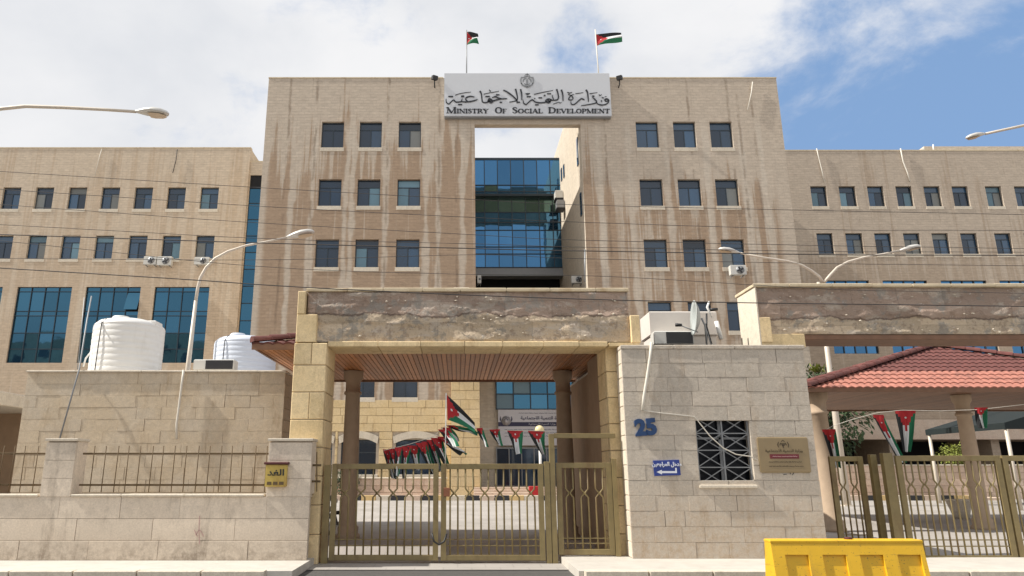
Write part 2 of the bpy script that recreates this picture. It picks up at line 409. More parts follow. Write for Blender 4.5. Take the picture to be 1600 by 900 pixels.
class MB:
    def __init__(s): s.v = []; s.f = []; s.mi = []; s.cur = 0; s.smooth = []

    def add(s, vs, fs, smooth=False):
        b = len(s.v); s.v += [tuple(q) for q in vs]
        for f in fs: s.f.append(tuple(b+i for i in f)); s.mi.append(s.cur); s.smooth.append(smooth)
        return s

    def box(s, x0, x1, y0, y1, z0, z1):
        vs = [(x0, y0, z0), (x1, y0, z0), (x1, y1, z0), (x0, y1, z0), (x0, y0, z1), (x1, y0, z1), (x1, y1, z1), (x0, y1, z1)]
        return s.add(vs, [(0, 3, 2, 1), (4, 5, 6, 7), (0, 1, 5, 4), (1, 2, 6, 5), (2, 3, 7, 6), (3, 0, 4, 7)])

    def cbox(s, x0, x1, y0, y1, z0, z1, c=.01):
        """box with chamfered edges"""
        P = []
        for z, i in ((z0, c), (z0+c, 0), (z1-c, 0), (z1, c)):
            P.append([(x0+i+(c if 0 else 0), y0+i, z), (x1-i, y0+i, z), (x1-i, y1-i, z), (x0+i, y1-i, z)])
        vs = sum(P, []); fs = [(0, 3, 2, 1), (12, 13, 14, 15)]
        for k in range(3):
            for j in range(4): fs.append((k*4+j, k*4+(j+1) % 4, (k+1)*4+(j+1) % 4, (k+1)*4+j))
        return s.add(vs, fs)

    def obox(s, a, b, wd, ht, up=Vector((0, 0, 1))):
        """bar from a to b with a rectangular section"""
        a = Vector(a); b = Vector(b); p, q = basis(b-a, up); p = p*wd/2; q = q*ht/2
        vs = [e+i*p+j*q for e in (a, b) for i, j in ((-1, -1), (1, -1), (1, 1), (-1, 1))]
        return s.add(vs, [(0, 3, 2, 1), (4, 5, 6, 7), (0, 1, 5, 4), (1, 2, 6, 5), (2, 3, 7, 6), (3, 0, 4, 7)])

    def tube(s, path, r, n=8, cap=True):
        path = [Vector(q) for q in path]; rr = r if isinstance(r, (list, tuple)) else [r]*len(path)
        vs = []; fs = []; up = None
        for i, c in enumerate(path):
            d = (path[min(i+1, len(path)-1)]-path[max(i-1, 0)])
            a, b2 = basis(d, up if up is not None else Vector((0, 0, 1)))
            up = b2
            for k in range(n):
                t = 2*math.pi*k/n; vs.append(c+a*math.cos(t)*rr[i]+b2*math.sin(t)*rr[i])
        for i in range(len(path)-1):
            for k in range(n): fs.append((i*n+k, i*n+(k+1) % n, (i+1)*n+(k+1) % n, (i+1)*n+k))
        if cap: fs.append(tuple(range(n))[::-1]); fs.append(tuple((len(path)-1)*n+k for k in range(n)))
        return s.add(vs, fs, True)

    def lathe(s, c, prof, n=20):
        c = Vector(c); vs = []; fs = []
        for r, z in prof:
            for k in range(n):
                t = 2*math.pi*k/n; vs.append(c+Vector((r*math.cos(t), r*math.sin(t), z)))
        for i in range(len(prof)-1):
            for k in range(n): fs.append((i*n+k, i*n+(k+1) % n, (i+1)*n+(k+1) % n, (i+1)*n+k))
        fs.append(tuple(range(n))[::-1]); fs.append(tuple((len(prof)-1)*n+k for k in range(n)))
        return s.add(vs, fs, True)

    def ico(s, c, r, sx=1, sy=1, sz=1, jit=0.0, sub=1):
        bm = bmesh.new(); bmesh.ops.create_icosphere(bm, subdivisions=sub, radius=1)
        c = Vector(c)
        vs = [c+Vector((v.co.x*sx, v.co.y*sy, v.co.z*sz))*r*(1+random.uniform(-jit, jit)) for v in bm.verts]
        fs = [tuple(v.index for v in f.verts) for f in bm.faces]; bm.free()
        return s.add(vs, fs, sub > 1)

    def mesh(s, name, mats):
        me = bpy.data.meshes.new(name); me.from_pydata(s.v, [], s.f)
        for m in (mats if isinstance(mats, (list, tuple)) else [mats]): me.materials.append(M[m])
        me.polygons.foreach_set('material_index', s.mi); me.polygons.foreach_set('use_smooth', s.smooth)
        me.update(); return me

    def build(s, name, mats, parent=None, at=None, kind=None):
        o = bpy.data.objects.new(name, s.mesh(name, mats)); put(o, parent, at)
        if kind: o['kind'] = kind
        return o


def inst(name, mesh, parent, at, rot=None, mat=None):
    o = bpy.data.objects.new(name, mesh); put(o, parent, at)
    if rot: o.rotation_euler = rot
    if mat:
        o.material_slots[0].link = 'OBJECT'; o.material_slots[0].material = M[mat]
    return o


_blk = {}


def block_mesh(wd, ht, dp, c=.012):
    c = min(c, .25*ht); k = (round(wd, 2), round(ht, 3), round(dp, 2), c)
    if k not in _blk:
        wd, ht, dp = k[:3]; b = MB()
        L = [((0, dp, 0), (wd, dp, 0), (wd, dp, ht), (0, dp, ht)), ((0, c, 0), (wd, c, 0), (wd, c, ht), (0, c, ht)), ((c, 0, c), (wd-c, 0, c), (wd-c, 0, ht-c), (c, 0, ht-c))]
        fs = []
        for a in range(2):
            for j in range(4): fs.append((a*4+j, a*4+(j+1) % 4, a*4+4+(j+1) % 4, a*4+4+j))
        fs.append((8, 9, 10, 11))
        b.add(sum(map(list, L), []), fs); _blk[k] = b.mesh('stone_block', 'mortar')
    return _blk[k]


def courses(parent, x0, x1, z0, z1, Y, row, wmin, wmax, mat, holes=(), depth=.08, gap=.012, jit=.006, name='stone_block', first=None, c=.012):
    """blocks laid one by one on the plane y = Y (front face towards -Y)"""
    nrow = max(1, round((z1-z0)/row)); row = (z1-z0)/nrow
    for r in range(nrow):
        za = z0+r*row; zm = za+row/2
        segs = [(x0, x1)]
        for (hx0, hx1, hz0, hz1) in holes:
            if hz0-.01 < zm < hz1+.01:
                ns = []
                for a, b in segs:
                    if hx1 <= a or hx0 >= b: ns.append((a, b)); continue
                    if hx0 > a: ns.append((a, hx0))
                    if hx1 < b: ns.append((hx1, b))
                segs = ns
        for a, b in segs:
            x = a
            while x < b-1e-4:
                wd = random.uniform(wmin, wmax)
                if x == a and r % 2: wd *= .62
                if x+wd > b-wmin*.5: wd = b-x
                me = block_mesh(max(.02, wd-gap), row-gap, depth, c)
                inst(name, me, parent, (x+gap/2, Y+random.uniform(-jit, jit), za+gap/2), mat=mat)
                x += wd


def wall_grid(x0, x1, z0, z1, Y, holes, depth):
    """front sheet on y = Y with real openings and reveals of the given depth"""
    xs = sorted({x0, x1, *[h[0] for h in holes], *[h[1] for h in holes]}); zs = sorted({z0, z1, *[h[2] for h in holes], *[h[3] for h in holes]})
    xs = [x for x in xs if x0 <= x <= x1]; zs = [z for z in zs if z0 <= z <= z1]
    b = MB()
    for i in range(len(xs)-1):
        for j in range(len(zs)-1):
            cx, cz = (xs[i]+xs[i+1])/2, (zs[j]+zs[j+1])/2
            if any(h[0] < cx < h[1] and h[2] < cz < h[3] for h in holes): continue
            b.add([(xs[i], Y, zs[j]), (xs[i+1], Y, zs[j]), (xs[i+1], Y, zs[j+1]), (xs[i], Y, zs[j+1])], [(0, 1, 2, 3)])
    for h in holes:
        a, c, e, f = h[:4]; d = h[4] if len(h) > 4 else depth
        if d <= 0: continue
        b.add([(a, Y, e), (c, Y, e), (c, Y, f), (a, Y, f), (a, Y+d, e), (c, Y+d, e), (c, Y+d, f), (a, Y+d, f)],
              [(0, 4, 5, 1), (1, 5, 6, 2), (2, 6, 7, 3), (3, 7, 4, 0)])
    return b


_win = {}


def window(parent, x0, x1, z0, z1, Y, deep=.2, sill=True, kinds=None, surround=False):
    wd, ht = round(x1-x0, 2), round(z1-z0, 2); k = (wd, ht)
    if k not in _win:
        t = .055; zt = ht*.70; f = MB()
        f.box(0, wd, 0, .07, 0, t); f.box(0, wd, 0, .07, ht-t, ht); f.box(0, t, 0, .07, t, ht-t); f.box(wd-t, wd, 0, .07, t, ht-t)
        f.box(t, wd-t, .005, .065, zt, zt+t); f.box(wd/2-.03, wd/2+.03, .01, .06, t, zt)
        top = MB().box(t, wd-t, .04, .05, zt+t, ht-t).mesh('pane', 'window_glass')
        lo1 = MB().box(t, wd/2-.03, .03, .04, t, zt).mesh('pane', 'window_glass')
        lo2 = MB().box(wd/2+.03, wd-t, .045, .055, t, zt).mesh('pane', 'window_glass')
        sl_ = MB().cbox(-.05, wd+.05, -.225, .05, -.26, -.003, .008).mesh('window_sill', 'pale_stone')
        _win[k] = (f.mesh('window', 'window_metal'), top, lo1, lo2, sl_)
    f, top, lo1, lo2, sl_ = _win[k]
    at = Vector((x0, Y+deep, z0)); o = inst('window', f, parent, at)
    opts = ['window_glass']*6+['window_glass_blue']*5+['window_glass_pale']+['window_blind']*2
    for n, me in enumerate((top, lo1, lo2)):
        m = random.choice(opts if n else opts[:-1])
        if kinds and kinds[n]: m = kinds[n]
        inst('pane', me, o, at, rot=(random.uniform(-.006, .006), 0, random.uniform(-.006, .006)), mat=m)
    if sill: inst('window_sill', sl_, o, at)
    return o


def curtain(parent, x0, x1, zs, ncol, Y, mats, name='curtain_wall', frame='window_metal', mull=.05, proud=.08, openp=None):
    """glass wall: mullion frame is the part, each pane a sub-part"""
    f = MB(); cw = (x1-x0)/ncol
    for i in range(ncol+1): f.box(x0+i*cw-mull/2, x0+i*cw+mull/2, Y-proud, Y+.04, zs[0]-mull/2-.002, zs[-1]+mull/2+.002)
    for z in zs:
        for i in range(ncol): f.box(x0+i*cw+mull/2, x0+(i+1)*cw-mull/2, Y-proud+.01, Y+.04, z-mull/2, z+mull/2)
    fo = f.build(name, frame, parent)
    for j in range(len(zs)-1):
        me = MB().box(-cw/2+mull/2, cw/2-mull/2, -.01, .01, -(zs[j+1]-zs[j])/2+mull/2, (zs[j+1]-zs[j])/2-mull/2).mesh('pane', 'curtain_glass')
        for i in range(ncol):
            m = mats(i, j) if callable(mats) else mats
            o = inst('pane', me, fo, (x0+(i+.5)*cw, Y, (zs[j]+zs[j+1])/2), rot=(random.uniform(-.009, .009), 0, random.uniform(-.008, .008)), mat=m)
            if openp and (i, j) in openp:
                o.rotation_euler = (-.30, 0, 0); o.location.y -= .22
    return fo


# lettering -------------------------------------------------------------
def text_mesh(name, body, size, mat, parent, at, depth=.004, bold=0.0, align='CENTER', sx=1.0, slant=0.0, roll=0.0, sub=None):
    c = bpy.data.curves.new(name, 'FONT'); c.body = body; c.size = size; c.extrude = depth; c.offset = bold; c.align_x = align; c.resolution_u = 3; c.shear = slant
    t = bpy.data.objects.new(name, c); COL.objects.link(t)
    dg = bpy.context.evaluated_depsgraph_get(); me = bpy.data.meshes.new_from_object(t.evaluated_get(dg))
    bpy.data.objects.remove(t); me.materials.clear(); me.materials.append(M[mat])
    me.transform(Matrix.Rotation(roll, 4, 'Y') @ Matrix.Rotation(math.pi/2, 4, 'X') @ Matrix.Diagonal((sx, 1, 1, 1)))
    o = bpy.data.objects.new(name, me); put(o, parent, at); return o


AR = dict(zip('ابتجحخدذرزسشصضطظعغفقكلمنهويةى', [
    ('FE8D', 'FE8E', None, None), ('FE8F', 'FE90', 'FE91', 'FE92'), ('FE95', 'FE96', 'FE97', 'FE98'), ('FE9D', 'FE9E', 'FE9F', 'FEA0'),
    ('FEA1', 'FEA2', 'FEA3', 'FEA4'), ('FEA5', 'FEA6', 'FEA7', 'FEA8'), ('FEA9', 'FEAA', None, None), ('FEAB', 'FEAC', None, None),
    ('FEAD', 'FEAE', None, None), ('FEAF', 'FEB0', None, None), ('FEB1', 'FEB2', 'FEB3', 'FEB4'), ('FEB5', 'FEB6', 'FEB7', 'FEB8'),
    ('FEB9', 'FEBA', 'FEBB', 'FEBC'), ('FEBD', 'FEBE', 'FEBF', 'FEC0'), ('FEC1', 'FEC2', 'FEC3', 'FEC4'), ('FEC5', 'FEC6', 'FEC7', 'FEC8'),
    ('FEC9', 'FECA', 'FECB', 'FECC'), ('FECD', 'FECE', 'FECF', 'FED0'), ('FED1', 'FED2', 'FED3', 'FED4'), ('FED5', 'FED6', 'FED7', 'FED8'),
    ('FED9', 'FEDA', 'FEDB', 'FEDC'), ('FEDD', 'FEDE', 'FEDF', 'FEE0'), ('FEE1', 'FEE2', 'FEE3', 'FEE4'), ('FEE5', 'FEE6', 'FEE7', 'FEE8'),
    ('FEE9', 'FEEA', 'FEEB', 'FEEC'), ('FEED', 'FEEE', None, None), ('FEF1', 'FEF2', 'FEF3', 'FEF4'), ('FE93', 'FE94', None, None), ('FEEF', 'FEF0', None, None)]))


def arabic(s):
    out = []
    for i, ch in enumerate(s):
        if ch not in AR: out.append(ch); continue
        prev = i > 0 and s[i-1] in AR and AR[s[i-1]][2] is not None
        nxt = i+1 < len(s) and s[i+1] in AR and AR[ch][2] is not None
        out.append(chr(int(AR[ch][3 if prev and nxt else 1 if prev else 2 if nxt else 0], 16)))
    return ''.join(out)[::-1]


def ribbon(b, pts, wds, fn, thick=.0, y0=0.0):
    """pen stroke through 2-D points, given back in the plane by fn(x, y, depth)"""
    pts = [Vector(p) for p in pts]
    # Catmull-Rom resample
    P = []; Wd = []
    wds = wds if isinstance(wds, (list, tuple)) else [wds]*len(pts)
    for i in range(len(pts)-1):
        p0, p1, p2, p3 = pts[max(i-1, 0)], pts[i], pts[i+1], pts[min(i+2, len(pts)-1)]
        for k in range(4):
            t = k/4; P.append(.5*((2*p1)+(p2-p0)*t+(2*p0-5*p1+4*p2-p3)*t*t+(3*p1-p0-3*p2+p3)*t**3)); Wd.append(wds[i]*(1-t)+wds[i+1]*t)
    P.append(pts[-1]); Wd.append(wds[-1])
    L, Rr = [], []
    for i, p in enumerate(P):
        d = (P[min(i+1, len(P)-1)]-P[max(i-1, 0)])
        d = d.normalized() if d.length > 1e-9 else Vector((1, 0)); n = Vector((-d.y, d.x))*Wd[i]/2
        e = d*(Wd[i]*.25)*(-1 if i == 0 else 1 if i == len(P)-1 else 0)
        L.append(p+n+e); Rr.append(p-n+e)
    n = len(P)
    vs = [fn(q.x, q.y, 0) for q in L]+[fn(q.x, q.y, 0) for q in Rr]+[fn(q.x, q.y, thick) for q in L]+[fn(q.x, q.y, thick) for q in Rr]
    fs = []
    for i in range(n-1):
        fs += [(i, i+1, n+i+1, n+i), (2*n+i, 3*n+i, 3*n+i+1, 2*n+i+1), (i, 2*n+i, 2*n+i+1, i+1), (n+i, n+i+1, 3*n+i+1, 3*n+i)]
    fs += [(0, n, 3*n, 2*n), (n-1, 3*n-1, 4*n-1, 2*n-1)]
    b.add(vs, fs)


def flag_mesh(name, O, U, V, parent=None, nu=12, nv=18, fold=3.0, amp=.05, taper=0.0, phase=0.0, curl=Vector((0, 0, 0)), star=True):
    """cloth flag: red hoist triangle with a white star, black, white and green bands. U runs along the hoist, V along the fly"""
    O, U, V = Vector(O), Vector(U), Vector(V); N = U.cross(V).normalized()

    def P(s, t, off=0.0):
        ss = .5+(s-.5)*(1-taper*t)
        a = amp*t**.6*math.sin(fold*2*math.pi*s+phase+2.2*t)+amp*.5*t*math.sin(5*t+phase*2+3*s)
        return O+U*ss+V*t+curl*t*t+N*(a+off)
    b = MB(); vs = [P(i/nu, j/nv) for j in range(nv+1) for i in range(nu+1)]
    base = len(b.v); b.v += [tuple(q) for q in vs]
    for j in range(nv):
        for i in range(nu):
            s, t = (i+.5)/nu, (j+.5)/nv
            tri = t < .5*(1-abs(2*s-1))
            b.f.append(tuple(base+q for q in (j*(nu+1)+i, j*(nu+1)+i+1, (j+1)*(nu+1)+i+1, (j+1)*(nu+1)+i)))
            b.mi.append(0 if tri else (1 if s < 1/3 else 2 if s < 2/3 else 3)); b.smooth.append(True)
    if star:
        for off in (.006, -.006):
            pts = []
            for k in range(14):
                r = .07 if k % 2 == 0 else .032; a = k*math.pi/7
                pts.append(P(.5+r*math.cos(a), .17+r*math.sin(a)*U.length/V.length, off))
            b.cur = 2; b.add(pts, [tuple(range(14))])
    return b.build(name, ['flag_red', 'flag_black', 'flag_white', 'flag_green'], parent)



# ------------------------------------------------------------------ setting
def sheet(name, pts, z, mat):
    b = MB().add([(x, y, z if zz is None else zz) for x, y, zz in pts], [tuple(range(len(pts)))])
    o = b.build(name, mat); o['kind'] = 'structure'; return o


sheet('ground', [(-900, -900, None), (900, -900, None), (900, 900, None), (-900, 900, None)], -.06, 'yard_paving')
sheet('road', [(-120, -3, None), (120, -3, None), (120, 13.2, None), (-120, 13.2, None)], 0.0, 'asphalt')


def yz(y): return .012 if y < 16 else .012+(min(y, 36)-16)/20*.29


b = MB(); ys = [13.2, 16, 20, 24, 28, 32, 36, 60]
for i in range(len(ys)-1):
    b.add([(-18, ys[i], yz(ys[i])), (62, ys[i], yz(ys[i])), (62, ys[i+1], yz(ys[i+1])), (-18, ys[i+1], yz(ys[i+1]))], [(0, 1, 2, 3)])
o = b.build('courtyard', 'yard_paving'); o['kind'] = 'structure'
# two pavements with kerb stones
for nm, x0, x1, y1 in (('pavement', -60, -2.62, 13.9), ('pavement', 1.92, 60, 14.3)):
    p = MB().box(x0, x1, 12.1, y1, -.02, .13).build(nm, 'pavement_stone'); p['kind'] = 'structure'
    me = block_mesh(.98, .2, .16)
    for k in range(-12, 14):
        xx = k*1.0
        if x0+.02 <= xx and xx+1 <= x1+.02: inst('kerb_stone', me, p, (xx, 11.93, -.05), mat='pale_stone')

# ------------------------------------------------------------------ main block
TY = 42.0
rows = [(23.5, 21.68), (19.52, 17.72), (15.54, 13.74), (11.58, 9.8)]
colsL = [(-8.73, -7.30), (-6.29, -4.86), (-3.78, -2.35)]
colsR = [(11.45, 12.88), (13.85, 15.28), (16.2, 17.63)]
mb = thing('office_building', 'tall central stone office block with white ministry sign above its open portal', 'building', (4, 42, 0))
holes = [(a, c, z0, z1) for a, c in colsL+colsR for z1, z0 in rows]
low5 = [(a, c, 5.85, 7.65) for a, c in colsL]
arches = [(-9.2, -7.2, 1.5, 3.45), (-6.7, -4.68, 1.5, 3.45), (-3.56, -1.22, 1.5, 3.45)]
PORT = (1.1, 7.9, 12.4, 23.3, 0); ENT = (1.28, 7.9, .3, 7.7, 4.0)
wall_grid(-12.35, 20.85, 5.7, 26.62, TY, holes+low5+[PORT, (1.28, 7.9, 5.7, 7.7, 0)], .3).build('front_wall', 'tower_stone', mb)
wall_grid(-12.35, 20.85, 0, 5.7, TY+.1, arches+[(1.28, 7.9, .3, 5.7, 0)], .3).build('lower_wall', 'mortar', mb)
b = MB()
for x0, x1 in ((-12.35, 1.1), (7.9, 20.85)):
    b.add([(x0, TY, 0), (x0, 60, 0), (x0, 60, 26.6), (x0, TY, 26.6), (x1, TY, 0), (x1, 60, 0), (x1, 60, 26.6), (x1, TY, 26.6)],
          [(0, 3, 2, 1), (4, 5, 6, 7), (2, 3, 7, 6), (1, 2, 6, 5)])
b.build('side_wall', 'side_stone', mb)
MB().box(1.1, 7.9, TY+.002, TY+.5, 23.3, 26.6).build('portal_beam', 'tower_stone', mb)
for x0, x1 in ((-12.37, -.93), (9.95, 20.87)): MB().box(x0, x1, TY-.03, TY+.5, 26.6, 26.68).build('coping', 'coping', mb)
for a, c in colsL+colsR:
    for z1, z0 in rows: window(mb, a, c, z0, z1, TY)
for a, c, z0, z1 in low5: window(mb, a, c, z0, z1, TY, kinds=('window_glass',)*3)
# yellow dressed lower storeys
HY = [(h[0]-.18, h[1]+.18, h[2]-.1, h[3]+.45) for h in arches]
courses(mb, -10.4, -.37, .3, 5.7, TY-.02, .45, .9, 1.7, 'yard_yellow_stone', holes=HY, depth=.12, gap=.016, c=.01, jit=.003)
courses(mb, 7.95, 13.4, .3, 7.6, TY-.10, .45, .9, 1.7, 'yard_yellow_stone', holes=[(8.9, 9.3, 4.5, 6.3)], depth=.12, gap=.016, c=.01, jit=.003)
MB().box(8.9, 9.3, TY-.03, TY-.02, 4.6, 6.2).build('slot_window', 'window_glass_blue', mb)
courses(mb, -.37, 1.28, .3, 7.3, TY-.35, .55, .7, 1.1, 'yard_yellow_stone', depth=.34, gap=.016, c=.01, jit=.003)
b = MB().cbox(-.55, 2.4, TY-.6, TY-.0, 7.28, 7.85, .03); b.cbox(-.45, 1.36, TY-.48, TY-.0, 7.1, 7.28, .02); b.build('portal_capital', 'yard_yellow_stone', mb)
for a, c, z0, z1 in arches:
    xm = (a+c)/2; hw = (c-a)/2; fr = MB()
    for k in range(9):       # segmental arch stones
        t0, t1 = -1+k*2/9, -1+(k+1)*2/9
        zt = lambda t: z1-.02+.32*(1-t*t)*1.0-.1
        p = [(xm+t0*hw*1.08, zt(t0)-.12), (xm+t1*hw*1.08, zt(t1)-.12), (xm+t1*hw*1.14, zt(t1)+.28), (xm+t0*hw*1.14, zt(t0)+.28)]
        vs = [(q[0], TY-.06, q[1]) for q in p]+[(q[0], TY+.06, q[1]) for q in p]
        s_ = MB().add(vs, [(0, 1, 2, 3), (0, 4, 5, 1), (1, 5, 6, 2), (2, 6, 7, 3), (3, 7, 4, 0)]); s_.build('arch_stone', 'pale_stone', mb)
    fr = MB(); fr.box(a, c, TY+.30, TY+.36, z0, z0+.07); fr.box(a, c, TY+.30, TY+.36, z1-.07, z1); fr.box(xm-.04, xm+.04, TY+.30, TY+.36, z0, z1); fr.box(a, c, TY+.305, TY+.355, z0+1.2, z0+1.26)
    wo = fr.build('arched_window', 'window_metal', mb)
    for q in (0, 1): MB().box(a if q == 0 else xm+.04, xm-.04 if q == 0 else c, TY+.33, TY+.34, z0+.07, z1-.07).build('pane', 'window_glass', wo)
    MB().cbox(a-.15, c+.15, TY-.14, TY+.1, z0-.15, z0, .015).build('window_sill', 'pale_stone', wo)
# portal interior
curtain(mb, 1.05, 8.15, [W(0, 304, 51.5).z, W(0, 300, 51.5).z, W(0, 290, 51.5).z, W(0, 250, 51.5).z], 7, 51.45, lambda i, j: 'curtain_glass' if not (i == 1 and j == 1) else 'curtain_glass_green', mull=.06)
curtain(mb, 1.05, 8.35, [W(0, v, 51.9).z for v in (418, 397, 386, 360, 348, 332, 309)], 7, 51.9, lambda i, j: 'curtain_glass_green' if j == 5 else 'curtain_glass', mull=.06)  # green top row paints in the reflection of the portal beam
b = MB(); b.box(.9, 8.6, 51.38, 51.95, W(0, 306.5, 51.5).z, W(0, 304, 51.5).z); b.box(.9, 8.6, 51.38, 53, W(0, 250, 51.5).z+.03, W(0, 250, 51.5).z+.14)
b.build('floor_band', 'window_metal', mb)
MB().box(.9, 8.9, 51.6, 52.6, W(0, 431, 51.6).z, W(0, 419, 51.6).z).build('beam', 'grey_metal', mb)
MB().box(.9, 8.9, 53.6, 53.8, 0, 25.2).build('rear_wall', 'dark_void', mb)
MB().box(.9, 8.9, 46.1, 53.5, 11.9, 12.3).build('terrace', 'mortar', mb)
for (u, v0, v1, Y0) in ((903.5, 214, 256, 43.1), (909, 300, 335, 42.7), (886, 256, 275, 49.0), (882, 262, 280, 50.2)):
    zt, zb = W(u, v0, Y0).z, W(u, v1, Y0).z
    MB().box(7.84, 7.93, Y0, Y0+.45, zb, zt).build('slot_window', 'window_glass', mb)
# entrance recess
curtain(mb, 2.46, 7.9, [5.5, 6.45, 7.6], 5, 45.9, lambda i, j: 'curtain_glass_teal' if (i*7+j*3) % 5 else 'window_glass_pale', mull=.07)
MB().box(1.28, 7.9, 46.0, 46.2, .3, 7.7).build('recess_wall', 'side_stone', mb)
MB().box(1.14, 1.28, TY+.12, 46.0, .3, 7.7).build('recess_jamb', 'side_stone', mb); MB().box(1.14, 7.9, TY+.05, 46.2, 7.7, 7.9).build('recess_soffit', 'side_stone', mb)
b = MB()
for k in range(7): b.box(2.4+k*.78, 2.46+k*.78, 45.8, 45.95, .75, 3.05)
b.box(2.4, 7.14, 45.8, 45.96, 3.05, 3.13)
dd = b.build('entrance_door', 'grey_metal', mb)
for k in range(6): MB().box(2.46+k*.78, 3.18+k*.78, 45.87, 45.88, .76, 3.05).build('pane', 'window_glass', dd)
for k in range(4): MB().cbox(.9, 8.2, 40.1+k*.42, 46, .24+k*.13, .30+.13*(k+1)-.002, .01).build('step', 'pink_stone', mb)
# banner over the entrance
bn = thing('banner', 'white printed banner with dark blue band above the entrance doors', 'banner', (4.5, 45.7, 3.3))
X0, X1, Z0, Z1 = 2.55, 7.3, 3.25, 5.45
MB().box(X0, X1, 45.68, 45.72, Z0, Z1).build('panel', 'banner_white', bn)
MB().box(X0, X1, 45.668, 45.679, 4.42, 4.68).build('band', 'banner_ink', bn)
text_mesh('lettering', arabic('وزارة التنمية الاجتماعية'), .27, 'banner_ink', bn, (5.3, 45.67, 4.85), sx=1.1, bold=.006)
text_mesh('lettering', arabic('وزارة التنمية الاجتماعية'), .17, 'banner_white', bn, (5.3, 45.66, 4.51), sx=1.1)


def squiggle(b, x0, x1, z, h, Y, wd, seed=0):
    rr = random.Random(seed); x = x0
    while x < x1:
        L = rr.uniform(1.5, 4)*h; n = 5
        pts = [(x+L*k/n, z+(h*.5 if (k % 2) else -h*.1)*rr.uniform(.3, 1)) for k in range(n+1)]
        ribbon(b, pts, wd, lambda a, c, t: Vector((a, Y+t, c)), .004); x += L+h*.5


b = MB()
for k, z in enumerate((5.22, 4.2, 4.0, 3.8)): squiggle(b, X0+1.3-(.9 if k else 0), X1-.5, z, .09, 45.67, .02, k)
b.build('small_print', 'banner_ink', bn)
b = MB(); b.lathe((0, 0, 0), [(.28, 0), (.30, .01)], 16)
for v_ in range(len(b.v)): x, y, z = b.v[v_]; b.v[v_] = (3.05+x, 45.66-z, 4.75+y)
b.build('emblem', 'banner_white', bn)
b = MB()
for sx in (-1, 1): ribbon(b, [(3.05+sx*.3, 4.7), (3.05+sx*.36, 4.85), (3.05+sx*.34, 5.02)], [.03, .08, .03], lambda a, c, t: Vector((a, 45.655+t, c)), .004)
ribbon(b, [(2.95, 4.8), (3.05, 4.9), (3.15, 4.8)], .04, lambda a, c, t: Vector((a, 45.64+t, c)), .004)
b.build('emblem_wings', 'banner_ink', bn)

# ------------------------------------------------------------------ ministry sign
SY = 41.62
z0, z1 = W(0, 181, SY).z, W(0, 114, SY).z
x0, x1 = -.86, 9.86
sg = thing('ministry_sign', 'wide white sign with black Arabic calligraphy and Ministry Of Social Development over the portal', 'sign', (4.5, 41.8, z0))
MB().cbox(x0, x1, SY, TY-.02, z0, z1, .02).build('panel', 'sign_panel', sg)
b = MB(); b.box(x0+.03, x1-.03, SY+.05, TY-.03, z0-.07, z0-.002); b.build('bottom_rail', 'grey_metal', sg)
_m = {}


def sp1(x, y, t): q = W(690+x/11.43, 110+y/11.43, SY-.05); return Vector((q.x, SY-.05+t, q.z))
def sp2(x, y, t): q = W(820+x/11.43, 110+y/11.43, SY-.05); return Vector((q.x, SY-.05+t, q.z))


K = 23; k2 = 11
L1 = [([(82, 505), (84, 560), (125, 597), (168, 562), (215, 525), (250, 558), (300, 562), (350, 550), (368, 505)], [8, 18, 20, 20, 18, 20, 20, 18, 12]),
      ([(355, 555), (430, 560), (520, 552), (600, 532), (642, 514)], [16, 22, 24, 20, 8]),
      ([(585, 474), (520, 460), (450, 478), (430, 510), (460, 545)], [10, 20, 22, 20, 18]),
      ([(125, 465), (198, 465)], [22, 22]), ([(300, 608), (362, 608)], [20, 20]), ([(352, 452), (400, 452)], [14, 14]), ([(350, 470), (402, 468)], [12, 12]),
      ([(250, 437), (330, 412), (420, 396), (522, 384)], [14, 10, 10, 6]),
      ([(688, 372), (712, 420), (722, 520), (734, 560), (772, 574), (830, 560), (862, 520), (905, 530)], [30, 24, 22, 22, 22, 18, 14, 14]),
      ([(905, 528), (860, 498), (832, 530), (880, 572), (915, 560)], [14, 16, 24, 30, 20]),
      ([(820, 548), (900, 545), (980, 525), (1060, 507), (1168, 502)], [18, 26, 24, 20, 14]),
      ([(905, 484), (960, 466), (1010, 486), (1060, 500)], [10, 24, 22, 14]),
      ([(788, 463), (858, 463)], [20, 20]), ([(975, 432), (1030, 432)], [22, 18]), ([(1045, 567), (1076, 567)], [24, 20]),
      ([(755, 420), (840, 402), (930, 386), (1024, 368)], [12, 8, 10, 6]), ([(850, 345), (880, 370)], [12, 8]), ([(860, 380), (882, 362)], [8, 6]),
      ([(1108, 352), (1170, 382), (1255, 442), (1330, 512), (1352, 560)], [22, 24, 24, 22, 12]),
      ([(1322, 335), (1342, 410), (1356, 510), (1310, 545), (1212, 562)], [30, 26, 20, 16, 10]),
      ([(1345, 570), (1395, 566)], [26, 22]), ([(1412, 340), (1432, 420), (1432, 520)], [30, 24, 14])]
